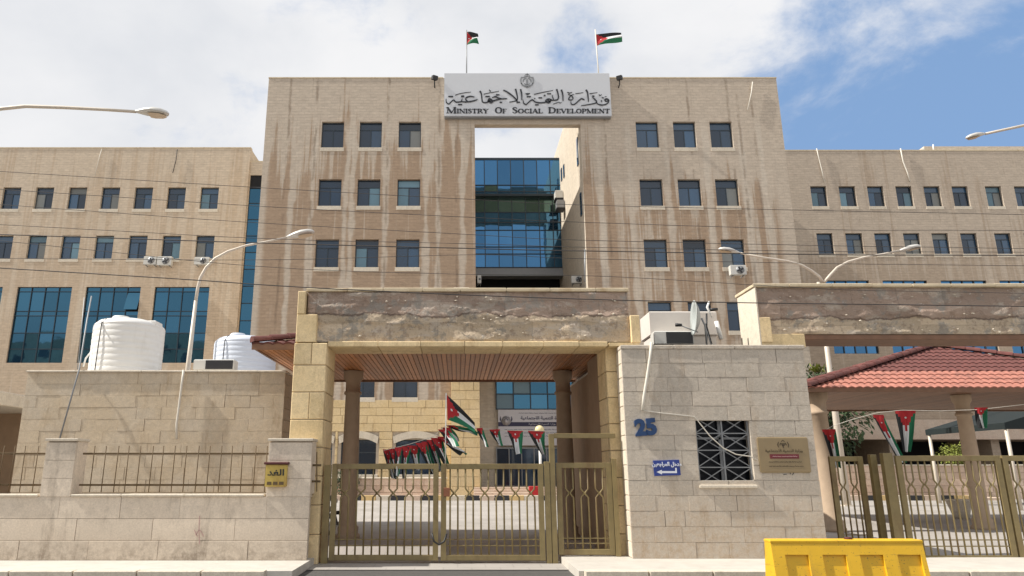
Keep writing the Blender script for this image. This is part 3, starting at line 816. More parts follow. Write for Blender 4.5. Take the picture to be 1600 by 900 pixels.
L2 = [([(-30, 520), (-20, 580), (24, 606), (60, 575), (120, 525), (155, 532), (190, 562), (260, 574), (340, 572), (392, 558)], [8, 16, 20, 20, 20, 18, 20, 22, 22, 18]),
      ([(455, 565), (400, 520), (372, 545), (425, 572), (455, 545), (470, 515)], [20, 20, 22, 34, 26, 16]),
      ([(395, 508), (440, 508), (480, 528), (530, 530), (590, 515), (602, 450), (572, 340)], [12, 22, 20, 20, 22, 22, 30]),
      ([(655, 350), (678, 420), (684, 542)], [30, 24, 14]), ([(490, 440), (500, 480), (515, 520)], [10, 14, 12]),
      ([(40, 466), (104, 466)], [20, 20]), ([(18, 412), (88, 412)], [16, 16]), ([(38, 430), (66, 430)], [10, 10]), ([(188, 612), (244, 612)], [20, 20]),
      ([(250, 486), (305, 486)], [18, 18]), ([(345, 445), (366, 445)], [24, 24]), ([(402, 414), (466, 414)], [18, 18]), ([(172, 497), (186, 497)], [14, 14]),
      ([(168, 424), (250, 404), (360, 382), (506, 354)], [12, 10, 12, 6]), ([(506, 598), (560, 580), (592, 572)], [6, 10, 8]), ([(600, 566), (640, 578), (656, 566)], [8, 10, 8]),
      ([(762, 388), (800, 402), (842, 390)], [14, 16, 12]), ([(880, 428), (828, 446), (786, 500), (800, 524), (846, 520), (862, 488), (830, 448), (775, 425)], [10, 16, 22, 18, 16, 18, 16, 12]),
      ([(1064, 522), (1012, 504), (960, 542), (905, 592), (862, 610), (828, 590), (824, 550)], [16, 24, 20, 20, 20, 16, 8]),
      ([(908, 412), (980, 404), (1046, 392)], [12, 10, 6]), ([(1098, 350), (1120, 390), (1132, 480), (1140, 556)], [30, 26, 22, 12]),
      ([(1162, 412), (1220, 404), (1296, 392)], [12, 10, 6]), ([(1212, 456), (1240, 456)], [24, 20]),
      ([(1212, 478), (1248, 510), (1282, 550), (1260, 582), (1160, 604), (1008, 628)], [14, 22, 22, 20, 18, 8]),
      ([(1490, 540), (1450, 548), (1430, 520), (1462, 506), (1500, 530), (1484, 580), (1420, 612), (1345, 612), (1296, 590), (1284, 556)], [16, 20, 22, 24, 22, 20, 22, 20, 16, 8]),
      ([(1325, 432), (1352, 446), (1370, 428)], [12, 12, 10]), ([(1380, 482), (1410, 488)], [14, 14]), ([(1366, 530), (1376, 560)], [14, 12]), ([(1432, 466), (1460, 464)], [10, 8])]
b = MB()
for pts, wd in L1: ribbon(b, pts, wd, sp1, .03)
for pts, wd in L2: ribbon(b, pts, wd, sp2, .03)
b.build('arabic_lettering', 'letter_black', sg)
# English in small capitals, bold with serifs; strokes in a unit box
V_, H_, D_ = .20, .085, .16
GL = {
 'I': (.36, [((.18, 0), (.18, 1), V_)], [.18]), 'T': (.78, [((.39, 0), (.39, 1), V_), ((.04, .95), (.74, .95), H_), ((.05, .80), (.05, .98), .05), ((.73, .80), (.73, .98), .05)], [.39]),
 'N': (.92, [((.16, 0), (.16, 1), .08), ((.16, .98), (.76, .03), V_), ((.76, 0), (.76, 1), .08)], [.16]), 'M': (1.12, [((.14, 0), (.14, 1), .08), ((.14, .98), (.55, .05), V_), ((.55, .05), (.92, .98), .08), ((.94, 0), (.94, 1), V_)], [.14, .94]),
 'S': (.62, [((.52, .80), (.42, .95), (.22, .96), (.12, .78), (.25, .60), (.42, .46), (.52, .26), (.40, .06), (.20, .04), (.09, .22), 'c')], []),
 'R': (.84, [((.18, 0), (.18, 1), V_), ((.18, .955), (.48, .95), (.62, .76), (.48, .54), (.18, .52), 'c'), ((.42, .52), (.76, .02), V_*.9)], [.18]),
 'Y': (.84, [((.42, 0), (.42, .48), V_), ((.42, .46), (.10, .96), V_), ((.42, .46), (.74, .96), .08)], [.42]),
 'O': (.90, [((.45, .97), (.20, .86), (.13, .50), (.20, .14), (.45, .03), (.70, .14), (.77, .50), (.70, .86), (.45, .97), 'o')], []),
 'C': (.80, [((.70, .78), (.52, .96), (.26, .88), (.13, .50), (.26, .12), (.52, .04), (.72, .20), 'o')], []),
 'F': (.70, [((.18, 0), (.18, 1), V_), ((.18, .955), (.64, .955), H_), ((.18, .52), (.50, .52), H_), ((.63, .78), (.63, .98), .05)], [.18]),
 'E': (.74, [((.18, 0), (.18, 1), V_), ((.18, .955), (.66, .955), H_), ((.18, .52), (.52, .52), H_), ((.18, .045), (.68, .045), H_), ((.66, .78), (.66, .98), .05), ((.68, .02), (.68, .25), .05)], [.18]),
 'L': (.70, [((.18, 0), (.18, 1), V_), ((.18, .045), (.66, .045), H_), ((.66, .02), (.66, .28), .05)], [.18]),
 'A': (.88, [((.10, .0), (.42, .98), .08), ((.44, .98), (.76, .0), V_), ((.20, .33), (.66, .33), H_)], []),
 'V': (.86, [((.10, 1), (.42, .02), V_), ((.44, .02), (.74, 1), .08)], []),
 'D': (.92, [((.18, 0), (.18, 1), V_), ((.18, .955), (.50, .94), (.74, .76), (.78, .50), (.74, .24), (.50, .06), (.18, .045), 'o')], [.18]),
 'P': (.76, [((.18, 0), (.18, 1), V_), ((.18, .955), (.50, .95), (.64, .74), (.50, .50), (.18, .48), 'c')], [.18])}
b = MB()
for word, ua, ub in (('Ministry', 697.5, 763.5), ('Of', 773, 792), ('Social', 800, 848.5), ('Development', 856.5, 953)):
    nat = sum(GL[c.upper()][0]*(1.0 if c.isupper() else .74) for c in word)
    hb = 9.0; sc = (ub-ua)/nat; u = ua
    for c in word:
        adv, strokes, serifs = GL[c.upper()]; k = 1.0 if c.isupper() else .74; h = hb*k; s_ = sc*k

        def fn(x, y, t, u=u, s_=s_, h=h): q = W(u+x*s_, 176.6-y*h, SY-.04); return Vector((q.x, SY-.04+t, q.z))
        for st in strokes:
            if st[-1] in ('c', 'o'):
                pts = list(st[:-1]); wd = []
                for i in range(len(pts)):
                    a_, b_ = pts[max(i-1, 0)], pts[min(i+1, len(pts)-1)]
                    dx, dy = abs(b_[0]-a_[0]), abs(b_[1]-a_[1]); wd.append(.07+.15*dy/(dx+dy+1e-6))
                if c.upper() == 'S': wd = [.08, .1, .12, .18, .2, .2, .18, .12, .1, .08]
                ribbon(b, pts, wd, fn, .03)
            else: ribbon(b, st[:-1], st[-1], fn, .03)
        for x in serifs:
            ribbon(b, [(x-.17, .03), (x+.17, .03)], .06, fn, .028)
            if c.upper() not in 'T': ribbon(b, [(x-.17, .97), (x+.12, .97)], .06, fn, .028)
        if c.upper() == 'A': ribbon(b, [(-.02, .03), (.22, .03)], .06, fn, .028); ribbon(b, [(.60, .03), (.90, .03)], .06, fn, .028)
        if c.upper() in 'VY': ribbon(b, [(-.04, .97), (.26, .97)], .06, fn, .028); ribbon(b, [(.62, .97), (.86, .97)], .06, fn, .028)
        if c.upper() == 'N': ribbon(b, [(.62, .97), (.90, .97)], .06, fn, .028)
        u += adv*s_
b.build('english_lettering', 'letter_black', sg)
# crest
b = MB()


def cf(x, y, t): q = W(810+x/12, 113+y/12, SY-.05); return Vector((q.x, SY-.05+t, q.z))


for sx in (0, 1):
    m_ = lambda x: (165+(165-x)) if sx else x
    for pts, wd in (([(120, 60), (140, 38), (165, 42)], [8, 12, 12]), ([(112, 80), (165, 70)], [12, 16]), ([(60, 90), (48, 130), (50, 180), (70, 220)], [24, 22, 18, 12]),
                    ([(75, 95), (105, 88), (135, 95)], [16, 14, 12]), ([(88, 180), (98, 140), (128, 112), (150, 108)], [10, 26, 24, 10]),
                    ([(50, 200), (100, 240), (165, 262)], [12, 14, 16]), ([(60, 228), (110, 262), (165, 284)], [8, 8, 10]), ([(110, 205), (140, 225), (165, 228)], [8, 12, 12])):
        ribbon(b, [(m_(x), y) for x, y in pts], wd, cf, .02)
ribbon(b, [(165, 125), (165, 150), (165, 180), (165, 215)], [16, 34, 40, 20], cf, .02); ribbon(b, [(165, 14), (165, 40)], [10, 20], cf, .02)
b.build('crest', 'grey_metal', sg)
# flood lights beside the sign
for (u, side, lab) in ((679, -1, 'black floodlight on a bracket at the left end of the ministry sign'), (968, 1, 'black floodlight on a bracket at the right end of the ministry sign')):
    p = W(u, 122, 41.6); t = thing('floodlight', lab, 'floodlight', tuple(p), 'floodlights beside the sign')
    MB().tube([(p.x, 42.0, p.z-.45), (p.x, 41.7, p.z-.4), (p.x, 41.6, p.z-.05)], .04).build('bracket', 'black_plastic', t)
    h = MB().cbox(-.18, .18, -.14, .12, -.14, .16, .03).build('housing', 'black_plastic', t, at=p); h.rotation_euler = (.3, 0, side*-.5)
    h2 = MB().box(-.15, .15, .121, .128, -.11, .13).build('lens', 'galvanised', h, at=p)
# roof flagpoles and their flags
for (u, vt, lean, lab) in ((729, 47, 0.0, 'thin dark flagpole on the roof above the left part of the sign'), (936, 46, -.24, 'thin pale leaning flagpole on the roof above the right part of the sign')):
    base = W(u, 120, 42.6); top = W(u+(-6 if lean else 0), vt, 42.6); p = MB().tube([base-Vector((0, 0, 1.0)), top], [.045, .035]).build('flagpole', 'grey_metal' if not lean else 'cable_white', None)
    tag(p, lab, 'flagpole', 'flagpoles on the roof')
p = W(729.5, 50, 42.6)
tag(flag_mesh('flag', p, (0, 0, -1.0), (.75, -.25, .0), amp=.16, fold=1.2, taper=.35, phase=1, curl=Vector((.0, 0, -.15))), 'crumpled small flag blowing from the left roof flagpole', 'flag', 'flags on the roof')
p = W(931, 54, 42.6)
tag(flag_mesh('flag', p, (.05, 0, -.85), (1.65, -.3, .12), amp=.16, fold=1.0, taper=.2, phase=2.2), 'long flag streaming out from the right roof flagpole', 'flag', 'flags on the roof')


# ------------------------------------------------------------------ wings
def wing(name, label, x0, x1, Y, zt, cols, rws, glass, grows, mat, loc, extra=(), rb=.33):
    t = thing(name, label, 'building', loc)
    hs = [(a, c, z0, z1) for a, c in cols for z1, z0 in rws]+[(a, c, grows[0], grows[-1]) for a, c in glass]+list(extra)
    wall_grid(x0, x1, 0, zt, Y, hs, .3).build('front_wall', mat, t)
    MB().add([(x0, Y, 0), (x0, Y+14, 0), (x0, Y+14, zt), (x0, Y, zt), (x1, Y, 0), (x1, Y+14, 0), (x1, Y+14, zt), (x1, Y, zt)], [(0, 3, 2, 1), (4, 5, 6, 7), (2, 3, 7, 6), (1, 2, 6, 5)]).build('side_wall', mat, t)
    MB().box(x0-.03, x1+.03, Y-.03, Y+.4, zt-.02, zt+.07).build('coping', 'coping', t)
    for a, c in cols:
        for z1, z0 in rws: window(t, a, c, z0, z1, Y)
    return t


colsW = [(-19.95-2.56*k, -18.55-2.56*k) for k in range(9)]
gl = [(-22.7, -18.6), (-27.85, -23.75), (-33.0, -28.9), (-38.2, -34.1)]
gz = [9.36, 10.4, 11.6, 12.9, 13.25, 14.75, 15.1]
lw = wing('office_wing', 'left office wing with two rows of windows above tall dark glass bays', -42, -16.33, 52.0, 26.4, colsW, [(23.1, 21.3), (19.15, 17.3)], gl, gz, 'wing_stone', (-28, 52, 0))
for gi, (a, c) in enumerate(gl):
    curtain(lw, a, c, gz, 4, 52.2, lambda i, j: 'curtain_glass_teal', name='glazed_bay', openp={(3, 4)} if gi == 1 else None, mull=.05)
# recessed link with its glass strip
lk = thing('stair_link', 'narrow recessed link with a tall blue glass strip left of the central block', 'building', (-14, 53, 0))
wall_grid(-16.33, -12.3, 0, 25.3, 52.2, [(-16.25, -12.35, .5, 24.2)], .3).build('front_wall', 'wing_stone', lk)
MB().box(-16.33, -12.3, 52.2, 60, 25.3, 25.4).build('roof', 'coping', lk)
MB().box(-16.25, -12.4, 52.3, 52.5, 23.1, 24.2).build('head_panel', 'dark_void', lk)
curtain(lk, -16.25, -12.3, [.6+1.33*k for k in range(18)], 3, 52.35, 'curtain_glass_teal', mull=.05)
colsX = [(27.95, 29.2), (30.2, 31.5), (32.45, 33.72), (34.7, 35.97), (36.92, 38.2), (39.15, 40.42), (41.8, 43.07), (44.1, 45.4), (46.4, 47.7)]
gr = [(28.15, 31.5), (32.55, 35.95), (37.0, 40.5), (41.5, 45.0)]
rz = [10.2, 11.3, 12.2, 13.6, 14.4, 15.86]
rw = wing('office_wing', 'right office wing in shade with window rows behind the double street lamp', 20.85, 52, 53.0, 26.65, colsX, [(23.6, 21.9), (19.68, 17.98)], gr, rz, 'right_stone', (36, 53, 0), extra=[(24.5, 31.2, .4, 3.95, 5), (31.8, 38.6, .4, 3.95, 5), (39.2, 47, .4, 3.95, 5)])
for a, c in gr: curtain(rw, a, c, rz, 4, 53.2, 'curtain_glass', name='glazed_bay', mull=.07)
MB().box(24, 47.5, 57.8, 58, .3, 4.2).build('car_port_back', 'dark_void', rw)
MB().cbox(24, 48, 52.4, 53.0, 3.9, 5.3, .02).build('lintel', 'pink_stone', rw)
st = thing('roof_room', 'low pale roof room standing on the far right wing', 'building', (42, 55, 26.6))
MB().box(38.6, 52, 54.5, 58, 26.66, 27.75).build('wall', 'side_stone', st)
MB().add([(37.0, 54.5, 26.67), (38.6, 54.5, 27.6), (38.6, 54.5, 26.67), (37.0, 54.8, 26.67), (38.6, 54.8, 27.6), (38.6, 54.8, 26.67)], [(0, 2, 1), (3, 4, 5), (0, 1, 4, 3), (1, 2, 5, 4), (0, 3, 5, 2)]).build('ramp', 'white_paint', st)


# ------------------------------------------------------------------ air-conditioning units
def ac_unit(u0, u1, v0, v1, Y, lab, fan=True, deep=.32, group='air conditioning units', parts=True, dark=False, angle=0):
    a, c = W(u0, v0, Y), W(u1, v1, Y); wd, ht = c.x-a.x, a.z-c.z
    t = thing('air_conditioner', lab, 'air conditioner', (a.x, Y, c.z), group); at = Vector((a.x, Y, c.z))
    MB().cbox(0, wd, 0, deep, 0, ht, .02).build('casing', 'unit_white', t, at=at)
    if dark:
        f = MB()
        f.box(wd*.3, wd*.97, -.012, 0, ht*.08, ht*.92); f.build('grille', 'black_plastic', t, at=at)
    else:
        r = min(ht*.42, wd*.3); cx, cz = wd*.60 if fan == 1 else wd*.42, ht*.5
        f = MB(); f.lathe((0, 0, 0), [(r, 0), (r, .015)], 20); f.v = [(cx+x, -z-.002, cz+y) for x, y, z in f.v]; f.build('fan_guard', 'grey_metal', t, at=at)
        f = MB()
        for k in range(4):
            an = k*math.pi/2+.4; f.obox((cx+.02*math.cos(an), -.026, cz+.02*math.sin(an)), (cx+r*.82*math.cos(an), -.024, cz+r*.82*math.sin(an)), .004, r*.42, Vector((-math.sin(an), 0, math.cos(an))))
        f.build('fan', 'black_plastic', t, at=at)
    f = MB()
    for x in (wd*.15, wd*.85): f.box(x-.02, x+.02, .05, deep+.25, -.06, -.002)
    f.build('bracket', 'grey_metal', t, at=at); return t


ac_unit(225, 243, 400.5, 413, 51.4, 'left unit of the paired white air conditioners under the left wing windows')
ac_unit(246, 267, 400.5, 414, 51.4, 'right unit of the paired white air conditioners under the left wing windows')
ac_unit(304, 326, 401.5, 413, 51.4, 'single white air conditioner under the last lower window of the left wing')
ac_unit(1141, 1167, 414, 429, 41.3, 'white air conditioner under the lowest right window of the central block', fan=1)
ac_unit(1548, 1566, 549, 559, 52.4, 'small white air conditioner under the blue glass of the right wing')
ac_unit(746, 752, 430, 442, 44, 'grey air conditioner at the left foot of the portal opening', fan=1)
ac_unit(893, 912, 431, 442, 44, 'grey air conditioner at the right foot of the portal opening', fan=1)
for (u, v, Y, lab) in ((879, 303, 50.0, 'upper air conditioner on the sunlit side wall inside the portal'), (881, 318, 49.4, 'lower air conditioner in the dark rack inside the portal')):
    p = W(u, v, Y); t = thing('air_conditioner', lab, 'air conditioner', tuple(p), 'air conditioning units')
    MB().cbox(7.3, 7.86, Y, Y+.8, p.z-.3, p.z+.3, .02).build('casing', 'unit_white' if v < 310 else 'grey_metal', t)
    MB().box(7.25, 7.86, Y-.05, Y+.9, p.z-.38, p.z-.32).build('bracket', 'black_plastic', t)


def cable(name, pts, r, mat, lab, cat='cable', group=None, n=6):
    P = [Vector(p) for p in pts]; o = MB().tube(P, r, n).build(name, mat); return tag(o, lab, cat, group)


cable('hanging_pipe', [W(1276, 232, 52.9), W(1279, 245, 52.9), W(1284, 265, 52.9), W(1288, 284, 52.9)], .04, 'cable_white', 'white pipe hanging from the right wing roof above its first window', 'pipe', 'pipes hanging from roofs')
cable('hanging_pipe', [W(1407, 232, 52.9), W(1411, 252, 52.9), W(1418, 270, 52.9), W(1422, 284, 52.9)], .05, 'cable_white', 'white pipe hanging from the right wing roof above its fourth window', 'pipe', 'pipes hanging from roofs')
cable('hanging_pipe', [W(1176, 128, 41.9), W(1174, 145, 41.9), W(1168, 172, 41.9)], .035, 'cable_white', 'white pipe hanging from the central block roof near its right corner', 'pipe', 'pipes hanging from roofs')
cable('hanging_pipe', [W(159, 233, 51.9), W(154, 250, 51.9), W(148, 275, 51.9)], .03, 'cable_white', 'pale cable hanging from the left wing roof', 'pipe', 'pipes hanging from roofs')
cable('hanging_pipe', [W(277, 233, 51.9), W(275, 250, 51.9), W(270, 270, 51.9)], .03, 'wire_black', 'dark cable hanging from the left wing roof', 'pipe', 'pipes hanging from roofs')
cable('wall_pipe', [W(914, 390, 41.9), W(914, 441, 41.9)], .05, 'grey_metal', 'dark upright pipe on the wall right of the portal', 'pipe')
cable('roof_stub', [W(1459, 236, 53.2), W(1458, 226, 53.2)], .06, 'white_paint', 'short white pipe stub standing on the right wing roof', 'pipe')

# ------------------------------------------------------------------ hipped tile roofs
def tiled_slope(e0, e1, ap0, ap1, rows, tw=.22, th=.035, thin=.02):
    """one roof slope from the eave e0-e1 up to ap0-ap1, as rows of rolled tiles"""
    e0, e1, ap0, ap1 = map(Vector, (e0, e1, ap0, ap1)); b = MB(); ax = (e1-e0); Lt = ax.length; ax.normalize()
    nrm = ax.cross((ap0+ap1)/2-(e0+e1)/2).normalized()
    if nrm.z < 0: nrm = -nrm
    for r in range(rows):
        t0, t1 = r/rows, (r+1)/rows+.012
        L0, R0 = e0.lerp(ap0, t0), e1.lerp(ap1, t0); L1, R1 = e0.lerp(ap0, min(t1, 1)), e1.lerp(ap1, min(t1, 1))
        s0 = (L0-e0).dot(ax); s1 = (R0-e0).dot(ax); u0 = (L1-e0).dot(ax); u1 = (R1-e0).dot(ax)
        k0, k1 = int(s0/tw*8), int(math.ceil(s1/tw*8)); vs = []
        up = (L1-L0)-(L1-L0).dot(ax)*ax
        cols_ = []
        for k in range(k0, k1+1):
            s = min(max(k*tw/8, s0), s1); h = abs(math.sin(math.pi*s/tw))*th
            # clip the upper end to the hips
            f = 1.0
            if s < u0 and u0 > s0: f = (s-s0)/(u0-s0)
            if s > u1 and u1 < s1: f = min(f, (s1-s)/(s1-u1))
            base = L0-(L0-e0).dot(ax)*ax+ax*s
            base = base if True else base
            lo = base+nrm*(h+.03); hi = base+up*f+nrm*(h+.004)
            cols_.append((lo-nrm*.035, lo, hi))
        n = len(cols_)
        vs = [c[0] for c in cols_]+[c[1] for c in cols_]+[c[2] for c in cols_]
        fs = []
        for i in range(n-1): fs += [(i, i+1, n+i+1, n+i), (n+i, n+i+1, 2*n+i+1, 2*n+i)]
        b.add(vs, fs)
    return b


def ridge(parent, a, b_, mat, r=.11, L=.4):
    a, b_ = Vector(a), Vector(b_); n = max(1, int((b_-a).length/L)); d = (b_-a).normalized(); p, q = basis(d)
    if q.z < 0: q = -q
    m = MB(); vs = []; fs = []
    K_ = 8
    for j, (off, rr) in enumerate(((0, r*1.15), ((b_-a).length/n+.04, r*.92))):
        for k in range(K_+1):
            t = math.pi*k/K_; vs.append(d*off+p*math.cos(t)*rr+q*math.sin(t)*rr)
    for k in range(K_): fs.append((k, k+1, K_+2+k, K_+1+k))
    fs.append(tuple(range(K_+1))); m.add(vs, fs)
    me = m.mesh('ridge_tile', mat)
    for i in range(n): inst('ridge_tile', me, parent, a+d*(b_-a).length/n*i, rot=(0, 0, random.uniform(-.02, .02)))


def pavilion(name, label, X0, X1, Y0, Y1, ze, za, rows, loc, tilemat, planks_along='Y', colsxy=(), ceil=None, plank_w=.11, soffit_mat='wood', shaderows=0):
    t = thing(name, label, 'pavilion', loc)
    ap = Vector(((X0+X1)/2, (Y0+Y1)/2, za))
    A, B, C_, D = (X0, Y0, ze), (X1, Y0, ze), (X1, Y1, ze), (X0, Y1, ze)
    for nm, p, q in (('front', A, B), ('right', B, C_), ('back', C_, D), ('left', D, A)):
        if shaderows and nm == 'front':
            # pink tiles at the eave; shade over the upper rows painted as dark tiles
            f_ = (rows-shaderows)/rows; P_, Q_ = Vector(p).lerp(ap, f_), Vector(q).lerp(ap, f_)
            o = tiled_slope(p, q, P_, Q_, rows-shaderows).build('roof_tiles', 'terracotta', t, kind='stuff')
            tiled_slope(P_, Q_, ap, ap, shaderows).build('roof_tiles', 'terracotta_dark', t, kind='stuff')
        else: tiled_slope(p, q, ap, ap, rows).build('roof_tiles', tilemat if not (shaderows and nm == 'left') else 'terracotta_dark', t, kind='stuff')  # left slope takes the dark shade tone too
    for p in (A, B, C_, D): ridge(t, Vector(p)+Vector((0, 0, .06)), ap+Vector((0, 0, .06)), 'terracotta_dark' if shaderows else tilemat)
    # soffit planks and fascia
    n = int((X1-X0)/plank_w); me = MB().cbox(0, plank_w-.014, Y0+.06, Y1-.06, -.05, -.022, .006).mesh('soffit_plank', soffit_mat)
    for i in range(n): inst('soffit_plank', me, t, (X0+.03+i*(X1-X0-.06)/n, 0, ze+random.uniform(-.002, .002)))
    f = MB(); f.box(X0, X1, Y0, Y0+.05, ze-.10, ze+.03); f.box(X0, X1, Y1-.05, Y1, ze-.10, ze+.03); f.box(X0, X0+.05, Y0+.05, Y1-.05, ze-.07, ze+.03); f.box(X1-.05, X1, Y0+.05, Y1-.05, ze-.07, ze+.03)
    f.box(X0+.05, X1-.05, Y0+.05, Y1-.05, ze-.018, ze)
    f.build('eave_board', 'wood_dark', t)
    for (x, y, zb, r) in colsxy:
        c = MB(); H = ze-.06-zb
        c.lathe((x, y, zb), [(r*1.5, 0), (r*1.5, .12), (r*1.25, .16), (r*1.3, .3), (r*1.05, .36), (r*1.04, H*.5), (r*.93, H-.62), (r*1.12, H-.6), (r*1.12, H-.54), (r*.95, H-.52), (r*.95, H-.28), (r*1.25, H-.18), (r*1.3, H-.02), (r*1.3, H)], 24)
        c.build('column', 'column_stone', t)
    return t


pv = pavilion('gate_pavilion', 'tiled hip roof with plank ceiling on round columns behind the main gate', -4.36, 3.42, 15.0, 20.7, 4.26, 5.2, 9, (0, 18, 0), 'terracotta_dark', colsxy=[(-2.72, 18.7, .02, .2), (2.74, 18.7, .02, .2)])
pv2 = pavilion('gate_pavilion', 'low red tiled hip roof on a round column behind the right gate', 9.75, 21.6, 20.0, 26.6, 3.90, 5.62, 11, (15, 23, 0), 'terracotta', colsxy=[(10.25, 20.55, .05, .22), (14.8, 21.2, .05, .2), (19.6, 21.2, .05, .2)], plank_w=.14, soffit_mat='wood_dark', shaderows=7)

# ------------------------------------------------------------------ gatehouse frame
gh = thing('gatehouse_frame', 'broad stone gateway with stripped rough concrete fascia over the main gate', 'gateway', (0, 14.2, 0))
GY = 13.95
# left pillar: blocks stacked one by one on a core
MB().box(-3.19, -2.60, GY+.03, 14.93, 0, 4.10).build('core', 'mortar', gh)
zb = 0.0; k = 0
while zb < 4.1:
    ht = min(.525, 4.12-zb)
    if ht < .15: break
    sp_ = [(-3.22, -2.57)] if k % 2 == 0 else [(-3.22, -2.87), (-2.87, -2.57)]
    for a, c in sp_: inst('stone_block', block_mesh(c-a-.012, ht-.014, .10), gh, (a+.006, GY+random.uniform(-.004, .004), zb+.007), mat='yellow_stone')
    # side face blocks
    me = block_mesh(.88, ht-.014, .05); o = inst('stone_block', me, gh, (-2.57, 14.06, zb+.007), rot=(0, 0, math.pi/2), mat='yellow_stone')
    zb += ht; k += 1
# right pillar
MB().box(3.0, 3.40, 14.33, 15.1, 0, 4.10).build('core', 'mortar', gh)
for k in range(8):
    inst('stone_block', block_mesh(.42, .50, .08), gh, (2.975+random.uniform(-.004, .004), 14.28, .007+k*.513), mat='yellow_stone')
    MB().cbox(2.965, 3.02, 14.40, 15.12, .01+k*.513, .507+k*.513, .01).build('stone_block', 'yellow_stone' if k > 4 else 'yellow_stone', gh)
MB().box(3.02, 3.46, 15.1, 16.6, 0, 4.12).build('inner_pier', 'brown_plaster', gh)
# stripped concrete fascia with real relief
FX0, FX1, FZ0, FZ1 = -3.02, 3.44, 4.16, 5.18


def rough_face(x0, x1, z0, z1, Y, nx, nz, amp, seed=0):
    amp *= .95
    b = MB(); vs = []
    for j in range(nz+1):
        for i in range(nx+1):
            x = x0+(x1-x0)*i/nx; z = z0+(z1-z0)*j/nz
            h = noise.fractal(Vector((x*1.6+seed, z*3.2, 0)), .9, 2.1, 5)*amp+abs(noise.noise(Vector((x*.9+seed, z*1.1, 4))))*amp*.8
            h += (.022 if (int((z-z0)/.36+.3*noise.noise(Vector((x*.7, 1, seed)))) % 2) else 0)
            edge = min(i, nx-i, j, nz-j); vs.append((x, Y-(h if edge else 0), z))
    fs = [(j*(nx+1)+i, j*(nx+1)+i+1, (j+1)*(nx+1)+i+1, (j+1)*(nx+1)+i) for j in range(nz) for i in range(nx)]
    b.add(vs, fs, True); return b


rough_face(FX0, FX1, FZ0, FZ1, 14.08, 190, 34, .045).build('rough_fascia', 'stripped_concrete', gh)
MB().box(FX0, FX1, 14.09, 14.9, FZ0, FZ1).build('fascia_core', 'stripped_concrete', gh)
b = MB(); rr = random.Random(3)
for k in range(34):
    x = rr.uniform(FX0+.1, FX1-.1); z = rr.choice([4.27, 4.34, 4.62, 4.70, 5.0, 5.08])+rr.uniform(-.03, .03)
    b.ico((x, 14.04, z), rr.uniform(.010, .026), rr.uniform(.8, 1.8), .9, rr.uniform(.5, 1), .2)
b.build('mortar_lumps', 'pale_stone', gh, kind='stuff')


def slabs(parent, x0, x1, y0, y1, z0, z1, L, mat, name='coping_stone', jit=.01):
    x = x0
    while x < x1-.05:
        c = min(x+L*random.uniform(.8, 1.25), x1)
        if x1-c < .2: c = x1
        j = random.uniform(-jit, jit)
        MB().cbox(x+.004, c-.004, y0+j, y1, z0, z1+random.uniform(-jit, jit)*.6, .012).build(name, mat, parent); x = c


slabs(gh, -3.06, FX1+.02, 14.02, 14.95, FZ1, FZ1+.075, .75, 'coping')
slabs(gh, -2.57, 2.97, 14.0, 14.92, 4.05, 4.155, .85, 'yellow_stone', 'lintel_stone', .006)
for (a, c, z0_, z1_) in ((-3.2, -2.80, 4.13, 4.69), (-3.2, -3.05, 4.70, 5.17)):
    inst('stone_block', block_mesh(c-a, z1_-z0_, .9), gh, (a, GY+.0, z0_), mat='yellow_stone')
for (a, c, z0_, z1_) in ((3.445, 3.62, 4.13, 4.68),): inst('stone_block', block_mesh(c-a, z1_-z0_, .5), gh, (a, GY+.03, z0_), mat='yellow_stone')
MB().box(3.0, 3.6, 14.0, 15.1, 4.06, 4.13).build('lintel_stone', 'yellow_stone', gh)
for u in (533, 800, 795, 740): pass
b = MB(); b.cbox(1.05, 1.7, 14.3, 14.8, FZ1+.08, FZ1+.12, .01); b.cbox(-.1, .25, 14.2, 14.5, FZ1+.08, FZ1+.13, .02); b.build('loose_stones', 'pale_stone', gh)

# ------------------------------------------------------------------ right gateway beam
rg = thing('gateway_beam', 'stripped concrete beam over the right gate, sunlit on its left end', 'gateway', (10, 14.8, 4.1))
BX0, BX1 = 6.18, 14.5
rough_face(BX0+.02, BX1, 4.38, 5.36, 14.42, 220, 32, .04, 5).build('rough_fascia', 'stripped_concrete', rg)
MB().box(BX0, BX1, 14.43, 15.3, 4.38, 5.36).build('fascia_core', 'stripped_concrete', rg)
MB().cbox(BX0-.03, BX0-.002, 14.36, 15.32, 4.12, 5.36, .01).build('end_plaster', 'pale_stone', rg)
slabs(rg, BX0-.06, BX1, 14.34, 15.36, 5.36, 5.43, .8, 'coping')
MB().cbox(BX0-.0, BX0+.22, 14.36, 14.43, 4.2, 4.72, .01).build('stone_block', 'yellow_stone', rg)
MB().cbox(BX0+.9, BX1, 14.44, 15.28, 4.27, 4.377, .01).build('lintel_board', 'wood_dark', rg)
MB().cbox(BX0, BX0+.89, 14.38, 15.28, 4.10, 4.377, .01).build('lintel_stone', 'yellow_stone', rg)
MB().box(14.5, 15.2, 14.3, 15.4, 0, 5.36).build('pillar', 'yellow_stone', rg)
b = MB()
for k in range(46):
    b.ico((rr.uniform(BX0+.3, BX1-.1), 14.38, rr.choice([4.45, 4.62, 4.8, 5.12, 5.22])+rr.uniform(-.04, .04)), rr.uniform(.010, .026), rr.uniform(.8, 1.9), .9, .7, .2)
b.build('mortar_lumps', 'pale_stone', rg, kind='stuff')

